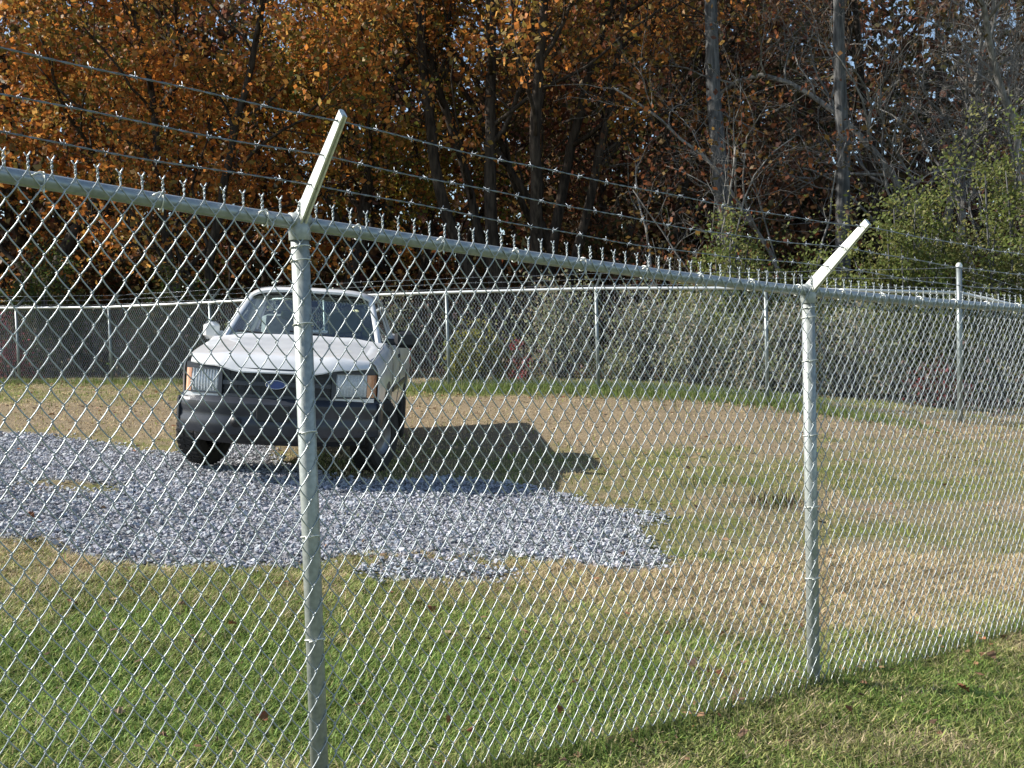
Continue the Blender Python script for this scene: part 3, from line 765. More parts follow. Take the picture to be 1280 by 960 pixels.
# ------------------------------------------------------------------ pickup truck (local: x across, y from nose to tail, z up)
def truck():
    front = Vector((-2.28, 9.75)); yaw = R(2.5)
    ax = Vector((math.cos(yaw), math.sin(yaw))); ay = Vector((-math.sin(yaw), math.cos(yaw)))
    WB0, WB1, TW = .95, 4.05, .84
    W = {}
    for k, (lx, ly) in dict(fl=(-TW, WB0), fr=(TW, WB0), rl=(-TW, WB1), rr=(TW, WB1)).items():
        p = front + ax * lx + ay * ly; W[k] = Vector((p.x, p.y, gz(p.x, p.y) + .045))
    xa = ((W['fr'] - W['fl']) + (W['rr'] - W['rl'])).normalized(); ya = ((W['rl'] - W['fl']) + (W['rr'] - W['fr'])).normalized()
    za = xa.cross(ya).normalized(); ya = za.cross(xa)
    mid = (W['fl'] + W['fr'] + W['rl'] + W['rr']) / 4
    org = mid - ya * (WB0 + WB1) / 2
    root = empty('pickup_truck', org)
    root.matrix_world = Matrix(((xa.x, ya.x, za.x, org.x), (xa.y, ya.y, za.y, org.y), (xa.z, ya.z, za.z, org.z), (0, 0, 0, 1)))
    tag(root, 'white pickup truck with dark grille and bumper parked nose first on the gravel', 'pickup truck')
    LEN = 5.35
    def wid(y): return np.interp(y, [.0, .10, .20, .35, .6, 1.0, 4.6, 5.35], [.78, .86, .915, .95, .975, .99, .99, .965])
    def ztop(y): return np.interp(y, [0, .08, .2, .5, 1.2, 1.3, 2.9, 3.1, 5.35], [.93, 1.0, 1.045, 1.09, 1.175, 1.21, 1.25, 1.28, 1.30])
    def zbot(y):
        z = np.interp(y, [0, .35, .5, 5.0, 5.35], [.62, .56, .40, .42, .55])
        for c in (WB0, WB1):
            d = .47 ** 2 - (y - c) ** 2
            z = np.maximum(z, np.where(d > 0, .37 + np.sqrt(np.maximum(d, 0)), 0))
        return z
    def fx(z, zt):
        return np.where(z < .82, 1 - .05 * ((.82 - z) / .42) ** 2, 1 - .085 * np.clip((z - .82) / (zt - .82 + 1e-6), 0, 1) ** 5)
    Y = np.unique(np.r_[np.arange(.31, 1.6, .03), np.arange(1.6, 3.5, .15), np.arange(3.5, 4.6, .03), np.arange(4.6, 5.36, .1), LEN])
    u = np.linspace(0, 1, 12)
    for sg in (-1, 1):
        G = []
        for y in Y:
            zb, zt, wd = float(zbot(y)), float(ztop(y)), float(wid(y))
            z = zb + (zt - zb) * u
            row = np.stack([sg * wd * fx(z, zt), np.full_like(z, y), z], -1)
            inn = np.array([(sg * (wd * .90 - .035), y, zt + .006)])
            lip = np.array([(sg * wd * .87, y, zb + .01)]) if False else np.array([(sg * (wd * .95 - .05), y, zb + .015)])
            G.append(np.concatenate([lip, row, inn]))
        o = MB().slab(np.array(G), (-sg * .012, 0, 0)).build('body_side', 'truck_white', root); smooth_by_angle(o, 40)
        # door: shut lines and handle
        d = MB()
        for y in (1.42, 2.62):
            z = np.linspace(.47, 1.19, 8); d.tube(np.stack([sg * (float(wid(y)) * fx(z, float(ztop(y))) + .001), np.full_like(z, y), z], -1), .004, 4)
        y = np.linspace(1.42, 2.62, 8); z = np.full_like(y, .47); d.tube(np.stack([sg * (wid(y) * fx(z, ztop(y)) + .001), y, z], -1), .004, 4)
        seam = d.build('door_seam', 'black_plastic', o)
        MB().bbox((sg * .985, 2.42, 1.06), (.035, .16, .045), .012).build('door_handle', 'black_plastic', o)
        # rub strip, tail lamp
        MB().bbox((sg * .992, 2.6, .72), (.02, 2.1, .06), .008).build('side_moulding', 'truck_grey', o)
        MB().bbox((sg * .91, 5.335, 1.05), (.13, .05, .40), .015).build('tail_lamp', 'lens_red', root)
    # hood
    G = []
    for y in np.r_[.0, .03, .08, .15, np.linspace(.25, 1.3, 14)]:
        wd = float(wid(max(y, .30))) * .90; s = np.linspace(-1, 1, 21)
        yc = y + .21 * np.abs(s) ** 2.5 * max(0, 1 - y / .5)
        cr = .030 + .022 * min(y, 1)
        z = np.array([float(ztop(max(q, .02))) for q in yc]) + .008 + cr * (1 - np.abs(s) ** 2.2) + .012 * np.exp(-((np.abs(s) - .62) / .1) ** 2)
        if y < .1: z -= (.1 - y) * .55
        G.append(np.stack([s * wd, yc, z], -1))
    o = MB().slab(np.array(G), (0, 0, -.012)).build('hood', 'truck_white', root); smooth_by_angle(o, 50)
    cow = MB()
    s = np.linspace(-1, 1, 13)
    cow.slab(np.stack([np.stack([s * .84, 1.26 + .02 + 0 * s, 1.205 + .045 * (1 - s * s)], -1), np.stack([s * .84, 1.44 + .10 * s * s, 1.225 + .045 * (1 - s * s)], -1)]), (0, 0, -.02))
    cow.build('cowl_grille', 'black_plastic', root)
    # nose: panels that follow the curved plan of the front
    def yf(x): return .03 + .22 * (np.abs(x) / .9) ** 2.3
    def panel(x0, x1, z0, z1, proud, th=.03, nx=10, nz=4, z0b=None, z1b=None, tilt=.10, rnd=0.):
        x = np.linspace(x0, x1, nx); G = []
        for v in np.linspace(0, 1, nz):
            za_ = z0 + ((z0b if z0b is not None else z0) - z0) * (x - x0) / (x1 - x0); zb_ = z1 + ((z1b if z1b is not None else z1) - z1) * (x - x0) / (x1 - x0)
            z = za_ + (zb_ - za_) * v
            G.append(np.stack([x, yf(x) - proud + (z - .75) * tilt + rnd * (2 * v - 1) ** 2, z], -1))
        return np.array(G), (0, th, 0)
    mb = MB(); mb.slab(*panel(-.90, .90, .66, .99, -.012, .03, 25)); o = mb.build('nose_panel', 'truck_grey', root); smooth_by_angle(o)
    mb = MB(); mb.slab(*panel(-.915, .915, .945, 1.035, .0, .05, 25, tilt=.55, rnd=.01)); o = mb.build('hood_lip', 'truck_white', root); smooth_by_angle(o)
    grille = MB(); grille.slab(*panel(-.50, .50, .70, .945, .004, .02, 13)); g = grille.build('grille', 'black_plastic', root)
    b = MB()
    b.slab(*panel(-.53, .53, .925, .962, .03, .05, 15)); b.slab(*panel(-.50, .50, .685, .712, .03, .05, 15))
    for sg in (-1, 1): b.slab(*panel(sg * .53 - .016, sg * .53 + .016, .69, .955, .03, .05, 3))
    b.build('grille_surround', 'truck_grey', g)
    for zz in (.815,): MB().slab(*panel(-.51, .51, zz - .020, zz + .020, .022, .03, 15)).build('grille_bar', 'truck_grey', g)
    for zz in (.755, .88): MB().slab(*panel(-.51, .51, zz - .006, zz + .006, .014, .02, 15)).build('grille_bar', 'black_plastic', g)
    for xx in np.linspace(-.45, .45, 13):
        MB().slab(*panel(xx - .004, xx + .004, .70, .94, .012, .02, 2)).build('grille_bar', 'black_plastic', g)
    e = MB(); e.lathe([(.0001, 0), (.5, 0), (.5, .3), (.0001, .3)], axis=(0, -1, 0), n=28); V = np.concatenate(e.V); V[:, 0] *= .18; V[:, 2] *= .075; V[:, 1] *= .05
    e.V = [V]; em = e.build('emblem', 'emblem_blue', g, loc=(0, .0, .815))
    e = MB(); th = np.linspace(0, 2 * PI, 33); e.tube(np.stack([np.cos(th) * .092, 0 * th - .016, np.sin(th) * .040], -1), .004, 6, cap=False); e.build('emblem_rim', 'chrome', em, True)
    for sg in (-1, 1):
        a, c = (sg * .545, sg * .83)
        mb = MB(); mb.slab(*panel(min(a, c), max(a, c), .72, .935, .022, .05, 8, tilt=.12, rnd=.012)); h = mb.build('headlight', 'lens_clear', root); smooth_by_angle(h, 50)
        f = MB()
        for zz in (.712, .943): f.slab(*panel(min(a, c), max(a, c), zz - .008, zz + .008, .03, .05, 8))
        f.slab(*panel(a - .008, a + .008, .71, .945, .03, .05, 3)); f.build('headlight_frame', 'chrome' if False else 'truck_grey', h)
        for xx in np.linspace(.57, .81, 9): MB().slab(*panel(sg * xx - .003, sg * xx + .003, .73, .925, .028, .02, 2, tilt=.12)).build('lens_rib', 'lens_clear', h)
        # amber corner lamp wrapping to the wing
        mb = MB(); zz = np.linspace(.715, .93, 5); q = np.linspace(0, 1, 7); G = []
        for z in zz:
            X = .835 + .08 * np.sin(q * PI / 2) ** .9; Yq = float(yf(.835)) - .02 + q ** 1.6 * .17
            G.append(np.stack([sg * X, Yq + (z - .75) * .10, np.full_like(q, z)], -1))
        mb.slab(np.array(G), (-sg * .02, .03, 0)); cl = mb.build('corner_lamp', 'lens_amber', root); smooth_by_angle(cl, 60)
        # white valance strip under the lamps
        mb = MB(); mb.slab(*panel(min(sg * .53, sg * .90), max(sg * .53, sg * .90), .668, .705, .02, .05, 8)); mb.build('valance_strip', 'truck_white', root)
    # bumper, swept round the nose
    s = np.linspace(-1, 1, 41); bx = s * .955
    by = -.10 + .34 * np.abs(s) ** 2.9
    prof = [(.12, .69), (.06, .675), (.01, .645), (.004, .60), (.018, .57), (.018, .535), (.0, .51), (.002, .46), (.02, .415), (.10, .405)]
    prof = [(dy, .69 - (.69 - z) * 1.28) for dy, z in prof]
    G = np.array([[(x, y + dy, z) for dy, z in prof] for x, y in zip(bx, by)])
    o = MB().slab(G, (0, .03, 0)).build('bumper', 'truck_grey', root); smooth_by_angle(o, 40)
    for sg in (-1, 1):
        MB().bbox((sg * .95, .38, .535), (.045, .32, .25), .02).build('bumper_end', 'truck_grey', o)
        MB().lathe([(.0001, -.012), (.045, -.01), (.05, .01), (.0001, .012)], axis=(0, -1, 0), c=(sg * .34, -.095, .46), n=16).build('tow_hole', 'black_plastic', o, True)
    MB().bbox((0, -.10, .552), (.30, .012, .15), .006).build('plate_bracket', 'black_plastic', o)
    G = np.array([[(x, y + .06 + dy, z) for dy, z in ((0, .345), (.01, .29), (.05, .24))] for x, y in zip(bx * .86, by)])
    MB().slab(G, (0, .02, 0)).build('air_dam', 'black_plastic', root)
    # cab
    def ws(s, v): return np.stack([s * (.80 + (.645 - .80) * v), 1.34 + .64 * v + .13 * s * s * (1 - .3 * v), 1.235 + .475 * v - .025 * s * s + .02 * np.sin(PI * v)], -1)
    sg_, vg_ = np.meshgrid(np.linspace(-1, 1, 17), np.linspace(0, 1, 9)); G = ws(sg_, vg_)
    o = MB().grid(G).build('windshield', 'glass', root, True)
    r = MB()
    for k in (0, -1):
        P = G[:, k] + np.array((0, .005, 0)); r.tube(P, .012, 5)
    r.tube(G[-1], .012, 5); r.tube(G[0], .012, 5); r.build('windshield_seal', 'black_plastic', o, True)
    # pillars
    for sg in (-1, 1):
        v = np.linspace(-.06, 1.03, 9); A = ws(np.full_like(v, sg), v); G = []
        for p in A: G.append([p + np.array(q) for q in ((-sg * .005, -.012, .0), (sg * .02, -.018, .008), (sg * .045, .01, .012), (sg * .05, .06, .01), (sg * .02, .075, .0))])
        o = MB().slab(np.array(G), (-sg * .02, .02, -.01)).build('windshield_pillar', 'truck_white', root); smooth_by_angle(o, 50)
        for y0, y1 in ((2.56, 2.68), (2.98, 3.16)):
            q = MB(); G = np.array([[(sg * (.865 + (.68 - .865) * v_ + .01), y_, 1.235 + .47 * v_) for y_ in (y0 - .03 * v_, y1 - .08 * v_)] for v_ in np.linspace(0, 1, 4)])
            q.slab(G, (-sg * .05, 0, 0)); q.build('door_pillar', 'truck_white', root)
        for y0, y1, y0t, y1t in ((1.52, 2.56, 2.06, 2.53), (2.68, 2.98, 2.65, 2.92)):
            G = np.array([[(sg * (.86 + (.69 - .86) * v_), y0 + (y0t - y0) * v_ + (y1 + (y1t - y1) * v_ - y0 - (y0t - y0) * v_) * t_, 1.235 + .46 * v_) for t_ in (0, .5, 1)] for v_ in np.linspace(0, 1, 4)])
            MB().slab(G, (-sg * .006, 0, 0)).build('side_window', 'glass', root)
    s = np.linspace(-1, 1, 25); G = []
    for y in np.r_[1.93, 1.97, 2.03, np.linspace(2.12, 2.9, 8), 2.98, 3.04, 3.08]:
        dz = .055 * max(0, (2.05 - y) / .12) ** 1.5 + .08 * max(0, (y - 2.95) / .13) ** 2
        yb = y + (.10 if y < 2.2 else 0.) * s * s
        half = .72 - .02 * max(0, (2.05 - y) / .12)
        z = 1.795 - dz * .7 - .015 * np.abs(s) ** 2 - .09 * np.abs(s) ** 7
        G.append(np.stack([s * half, yb, z], -1))
    o = MB().slab(np.array(G), (0, 0, -.025)).build('roof', 'truck_white', root); smooth_by_angle(o, 50)
    mb = MB(); mb.box((0, 3.12, 1.02), (1.6, .05, .50)); mb.box((0, 3.07, 1.72), (1.34, .06, .08))
    mb.build('cab_back', 'truck_white', root)
    MB().box((0, 3.09, 1.475), (1.36, .008, .42)).build('rear_window', 'glass', root)
    # bed
    mb = MB(); mb.box((0, 4.23, .78), (1.7, 2.16, .05)); mb.box((0, 5.32, 1.0), (1.74, .06, .56)); mb.box((0, 3.17, 1.03), (1.74, .04, .5))
    for sg in (-1, 1): mb.box((sg * .80, 4.23, 1.03), (.03, 2.16, .50))
    mb.build('cargo_bed', 'truck_white', root)
    # underside
    mb = MB(); mb.box((0, 2.6, .50), (1.3, 4.4, .16)); mb.box((0, .75, .62), (1.2, 1.0, .3))
    for yy in (WB0, WB1): mb.tube([(-.74, yy, .37), (.74, yy, .37)], .05, 8)
    mb.lathe([(.0001, -.14), (.10, -.10), (.14, 0), (.10, .10), (.0001, .14)], axis=(1, 0, 0), c=(0, WB1, .36), n=12)
    for sg in (-1, 1):
        for yy in (WB0, WB1): mb.box((sg * .62, yy, .74), (.36, .92, .18))
    mb.build('chassis', 'black_plastic', root)
    # wheels
    tyre = MB().lathe([(.205, -.105), (.25, -.122), (.33, -.125), (.362, -.105), (.372, -.06), (.372, .06), (.362, .105), (.33, .125), (.25, .122), (.205, .105), (.205, -.105)], axis=(1, 0, 0), n=36)
    for q in range(40):
        a = q * 2 * PI / 40
        for off, sk_ in ((-.055, .25), (.055, -.25)):
            c = (off, math.cos(a) * .372, math.sin(a) * .372)
            tyre.box(c, (.085, .030, .012), rot=Matrix.Rotation(a - PI / 2, 3, 'X') @ Matrix.Rotation(sk_, 3, 'Z'))
    tyre = tyre.mesh('tyre', 'tyre_rubber'); 
    for sg in (-1, 1):
        rim = MB().lathe([(.0001, .055), (.05, .06), (.065, .045), (.09, .03), (.14, .055), (.17, .05), (.19, .075), (.21, .10), (.212, .105), (.205, .02), (.205, -.10)], axis=(sg, 0, 0), n=28)
        for q in range(5):
            a = q * 2 * PI / 5; rim.lathe([(.0001, .05), (.012, .048), (.013, .02)], axis=(sg, 0, 0), c=(0, math.cos(a) * .075, math.sin(a) * .075), n=8)
        rim = rim.mesh('rim', 'rim_steel', True)
        for yy in (WB0, WB1):
            t_ = obj('wheel', tyre, root, (sg * (TW + .02), yy, .372))
            if yy == WB0: t_.rotation_euler = (0, 0, R(-20))
            obj('rim', rim, t_)
    # mirrors
    for sg, mt in ((-1, 'truck_white'), (1, 'black_plastic')):
        mb = MB(); mb.bbox((sg * (1.10 if sg > 0 else 1.0), 1.62, 1.27), (.24 if sg > 0 else .17, .11, .19), .04); mb.bbox((sg * .935, 1.65, 1.235), (.13, .06, .07), .015)
        mr_ = mb.build('side_mirror', mt, root)
        MB().box((sg * (1.10 if sg > 0 else 1.0), 1.678, 1.27), (.13, .004, .15)).build('mirror_glass', 'chrome', mr_)
    # wipers
    for x0, x1 in ((.52, -.12), (-.14, -.70)):
        A = ws(np.array([x0 / .8]), np.array([0.]))[0]; B = ws(np.array([x1 / .8]), np.array([.10]))[0]
        mb = MB(); mb.tube([A + np.array((0, -.02, .0)), (A + B) / 2 + np.array((0, -.03, .02)), B + np.array((0, -.02, .015))], .010, 5); mb.build('wiper', 'black_plastic', root)
    # cabin
    mb = MB(); mb.bbox((0, 1.72, 1.12), (1.5, .5, .22), .06); mb.build('dashboard', 'interior', root)
    mb = MB(); mb.box((0, 2.4, .72), (1.6, 1.5, .06)); mb.build('cabin_floor', 'interior', root)
    for sg in (-1, 1):
        mb = MB(); mb.bbox((sg * .40, 2.42, .90), (.60, .52, .18), .05); mb.bbox((sg * .40, 2.72, 1.22), (.56, .14, .58), .06, rot=Matrix.Rotation(R(-12), 3, 'X'))
        st = mb.build('seat', 'seat_grey', root)
        MB().bbox((sg * .40, 2.80, 1.55), (.28, .10, .16), .04).build('headrest', 'seat_grey', st)
    mb = MB(); th = np.linspace(0, 2 * PI, 25); C = np.stack([np.cos(th) * .19, np.sin(th) * .07, np.sin(th) * .175], -1) + np.array((.40, 1.98, 1.26)); mb.tube(C, .014, 6, cap=False)
    mb.tube([(.40, 1.80, 1.16), (.40, 1.97, 1.26)], .03, 8); mb.tube([(.22, 1.98, 1.26), (.58, 1.98, 1.26)], .015, 6)
    mb.build('steering_wheel', 'interior', root)
    for c, d, a in (((-.17, 1.84, 1.46), (.26, .05, .10), .2), ((.40, 1.84, 1.42), (.36, .06, .26), -.15), ((.66, 1.8, 1.32), (.09, .05, .12), .3), ((-.50, 1.66, 1.255), (.18, .10, .03), .1)):
        o = MB().bbox(c, d, .02, rot=Matrix.Rotation(a, 3, 'Y')).build('reflection_block', 'reflection_yellow', root)  # added blocks behind the glass, coloured to pass for its yellow reflections
    MB().bbox((0, 1.97, 1.61), (.22, .03, .065), .012).build('rear_view_mirror', 'black_plastic', root)
truck()
for _c in bpy.data.objects:
    if _c.parent and _c.parent.name == 'pickup_truck' and not _c.name.startswith('wheel'): _c.location.z += .085
# ------------------------------------------------------------------ the wood
def unit(v): return v / (np.linalg.norm(v) + 1e-12)
class Tree:
    def __init__(s, seed): s.rg = np.random.default_rng(seed); s.mb = MB(); s.tw = []; s.big = MB()
    def branch(s, p, d, L, r, lvl, maxl, kids, up=.15, wob=.22, droop=0., sides=(8, 6, 4, 3, 3), taper=.35, kid_from=.25):
        rg = s.rg; n = max(4, int(4 + L * 1.1)) if lvl < 2 else 4
        P = [np.array(p)]; D = unit(np.array(d)); dirs = [D]
        for k in range(n):
            D = unit(D + rg.normal(0, wob, 3) * (.6 if lvl == 0 else 1) + np.array((0, 0, up if lvl else .08)) - np.array((0, 0, droop * k / n)))
            P.append(P[-1] + D * L / n); dirs.append(D)
        P = np.array(P); rr = r * (1 - (1 - taper) * np.linspace(0, 1, n + 1) ** .9)
        s.mb.tube(P, rr, sides[min(lvl, 4)], cap=lvl < 2)
        if lvl >= maxl - 1: s.tw.append(P[1:])
        if lvl < maxl:
            m_ = kids[lvl] if lvl < len(kids) else 3
            for q in range(m_):
                f = kid_from + (1 - kid_from) * (q + rg.uniform(0, 1)) / m_ if lvl == 0 else rg.uniform(.2, 1)
                i_ = min(int(f * n), n - 1); fr = f * n - i_; c = P[i_] * (1 - fr) + P[i_ + 1] * fr
                a = unit(np.cross(dirs[i_], rg.normal(size=3))); ang = rg.uniform(.55, 1.15)
                dd = unit(dirs[i_] * math.cos(ang) + a * math.sin(ang))
                if lvl == 0: ln = L * rg.uniform(.26, .42) * (1.15 - .55 * f)
                else: ln = L * rg.uniform(.40, .66)
                s.branch(c, dd, ln, rr[i_] * rg.uniform(.38, .58) if lvl == 0 else rr[i_] * rg.uniform(.45, .65), lvl + 1, maxl, kids, up, wob * 1.12, droop, sides, .3, .2)
def crown_leaves(tw, n, size, pal, rg, spread=.24, zmin=None):
    if not tw or n == 0: return None
    P = np.concatenate(tw); wt = np.exp(rg.normal(0, .95, len(P))); k = rg.choice(len(P), n, p=wt / wt.sum())
    C = P[k] + rg.normal(0, spread, (n, 3)) * np.array((1, 1, .8))
    V, F = quads(C, (.55 + 1.15 * rg.random(n) ** 1.7) * size * 1.15, rg, 0, .72)
    pal = np.array(pal)
    # colour drifts from clump to clump
    cl = vnoise(C[:, 0] * 1.3 + C[:, 2], C[:, 1] * 1.3 - C[:, 2] * .7, .9)
    ci = np.clip((cl * .9 + rg.normal(.05, .22, n)) * len(pal), 0, len(pal) - 1).astype(int)
    c = pal[ci] * rg.uniform(.75, 1.35, (n, 1))
    return V, F, np.repeat(c, 4, 0)
ORANGE = [(.55, .21, .045), (.48, .24, .055), (.36, .13, .035), (.24, .17, .04), (.50, .19, .045), (.58, .32, .09), (.18, .14, .035)]
GOLD = [(.42, .27, .05), (.30, .22, .04), (.18, .19, .04), (.36, .17, .04), (.11, .13, .03)]
RUST = [(.17, .06, .028), (.24, .09, .035), (.11, .05, .028), (.20, .12, .035), (.08, .07, .025)]
BROWN = [(.12, .07, .04), (.18, .10, .045), (.09, .075, .028), (.15, .06, .038), (.07, .06, .03)]
GREENS = [(.15, .19, .05), (.19, .22, .06), (.12, .15, .04), (.24, .23, .08), (.17, .18, .07)]
def tree(label, px, Y, H, r, seed, bark_='bark_dark', pal=ORANGE, leaves=9000, size=.11, stems=1, lean=(0, 0), kids=(11, 5, 4), maxl=3, up=.12, droop=0., kid_from=.12, spread=.24, fan=.28, cat='tree', group=None, wob=.22, name='tree'):
    b = at(px, 300, Y); z = gz(b.x, b.y)
    T = Tree(seed)
    for q in range(stems):
        if stems == 1: d = np.array((lean[0], lean[1], 1.)); p = np.zeros(3)
        else:
            a = 2 * PI * q / stems + T.rg.uniform(-.3, .3); d = np.array((math.cos(a) * fan + lean[0], math.sin(a) * fan * .7 + lean[1], 1.)); p = np.array((math.cos(a) * r * 1.2, math.sin(a) * r * 1.2, 0))
        T.branch(p - np.array((0, 0, .25)), d, H * (1 if stems == 1 else T.rg.uniform(.85, 1)), r * (1 if stems == 1 else T.rg.uniform(.7, 1)), 0, maxl, kids, up, wob, droop, kid_from=kid_from)
    root = empty(name, (b.x, b.y, z)); tag(root, label, cat, group)
    T.mb.build('trunk', bark_, root, True)
    cr = crown_leaves(T.tw, leaves, size, pal, T.rg, spread)
    if cr:
        o = obj('crown', mesh_np('crown', cr[0], cr[1], 'leaf', cr[2]), root); o['kind'] = 'stuff'
    return root
TREES = [
    ('orange oak at the far end of the long back fence', dict(px=-150, Y=28, H=15, r=.20, seed=101, leaves=15000)),
    ('broad orange-leaved oak with low boughs behind the back fence', dict(px=40, Y=27, H=16, r=.22, seed=102, pal=ORANGE + [(.20, .19, .045), (.14, .15, .035)], leaves=24000, kids=(15, 5, 4), kid_from=.08)),
    ('dark forked oak with rusty orange leaves behind the parked truck', dict(px=248, Y=26.5, H=15, r=.19, seed=103, leaves=24000, stems=2, fan=.2, kids=(13, 5, 4), kid_from=.06)),
    ('orange oak with a pale bare bough reaching out to the side', dict(px=415, Y=28.5, H=16, r=.21, seed=104, pal=GOLD + ORANGE, leaves=25000, kids=(14, 5, 4), kid_from=.1)),
    ('golden-leaved small tree beside the dark many-stemmed tree', dict(px=520, Y=31, H=12, r=.14, seed=105, leaves=15000, pal=GOLD, kid_from=.15)),
    ('dark many-stemmed tree whose trunks fan out from one base', dict(px=648, Y=26.5, H=16, r=.21, seed=106, leaves=22000, stems=6, fan=.30, kids=(7, 4, 4), kid_from=.33, pal=ORANGE, wob=.13)),
    ('slim dark tree with brown leaves beside the many-stemmed tree', dict(px=745, Y=29.5, H=15, r=.15, seed=107, leaves=9000, pal=BROWN, stems=3, fan=.14, kid_from=.3)),
    ('slim dark tree with rusty leaves deep behind the middle of the fence', dict(px=825, Y=33, H=15, r=.16, seed=108, leaves=12000, pal=RUST, kid_from=.15)),
    ('stout grey leaning trunk with brown leaves behind the back fence', dict(px=930, Y=24, H=15, r=.25, seed=109, bark_='bark_grey', leaves=7000, pal=BROWN, lean=(-.10, 0), kid_from=.62, kids=(8, 5, 4), wob=.09)),
    ('straight pale grey trunk rising above the second near post', dict(px=1052, Y=23.5, H=16, r=.20, seed=110, bark_='bark_grey', leaves=2500, pal=BROWN, kid_from=.6, kids=(8, 4, 4), wob=.06)),
    ('nearly bare grey tree with arching pale branches above the green bushes', dict(px=1185, Y=25, H=11, r=.13, seed=111, bark_='bark_pale', leaves=900, pal=BROWN, kids=(17, 7, 6), droop=.32, kid_from=.18, size=.09)),
    ('bare twiggy tree with drooping pale branches past the corner post', dict(px=1300, Y=24, H=11, r=.14, seed=112, bark_='bark_pale', leaves=900, pal=BROWN, kids=(17, 7, 6), droop=.35, kid_from=.16, size=.09)),
    ('small bare tree with pale crooked branches in front of the grey leaning trunk', dict(px=835, Y=23.2, H=6.0, r=.042, seed=123, bark_='bark_pale', leaves=700, pal=RUST, kids=(9, 5, 4), droop=.25, kid_from=.2, size=.09)),
    ('thin bare sapling with wavy pale stems beside the straight grey trunk', dict(px=985, Y=22.6, H=6.5, r=.045, seed=114, bark_='bark_pale', leaves=300, pal=RUST, stems=3, fan=.32, kids=(6, 4, 3), kid_from=.25, size=.10, wob=.3)),
    ('low bare tree with tangled pale twigs just above the green bushes', dict(px=1225, Y=22.2, H=7.5, r=.09, seed=117, bark_='bark_pale', leaves=500, pal=BROWN, kids=(16, 7, 6), droop=.45, kid_from=.3, size=.09, up=.05)),
    ('small bare crooked tree with long pale twigs left of the stout leaning trunk', dict(px=880, Y=22.6, H=6.0, r=.035, seed=128, bark_='bark_pale', leaves=500, pal=RUST, kids=(10, 6, 5), droop=.30, kid_from=.3, size=.09, up=.05)),
    ('small bare tree with spreading pale twigs between the two grey trunks', dict(px=1000, Y=23.0, H=8.5, r=.07, seed=119, bark_='bark_pale', leaves=400, pal=RUST, kids=(12, 6, 5), droop=.2, kid_from=.25, size=.10)),
    ('bare many-branched grey tree whose fine twigs close the gap above the tallest bush', dict(px=1250, Y=27, H=13, r=.15, seed=131, bark_='bark_pale', leaves=500, pal=BROWN, kids=(22, 8, 7), droop=.2, kid_from=.3, size=.09)),
    ('bare grey tree with a fine twig crown right of the straight grey trunk', dict(px=1140, Y=28, H=13, r=.14, seed=132, bark_='bark_pale', leaves=500, pal=BROWN, kids=(20, 8, 7), droop=.2, kid_from=.35, size=.09)),
    ('dark slender trunk standing against the bright gap past the straight grey trunk', dict(px=1088, Y=30, H=15, r=.17, seed=115, leaves=1500, pal=BROWN, kid_from=.35, wob=.08)),
    ('dark trunk of a brown-leaved tree past the right end of the back fence', dict(px=1440, Y=28, H=14, r=.20, seed=116, leaves=7000, pal=BROWN)),
]
for lab, kw in TREES: tree(lab, **kw)
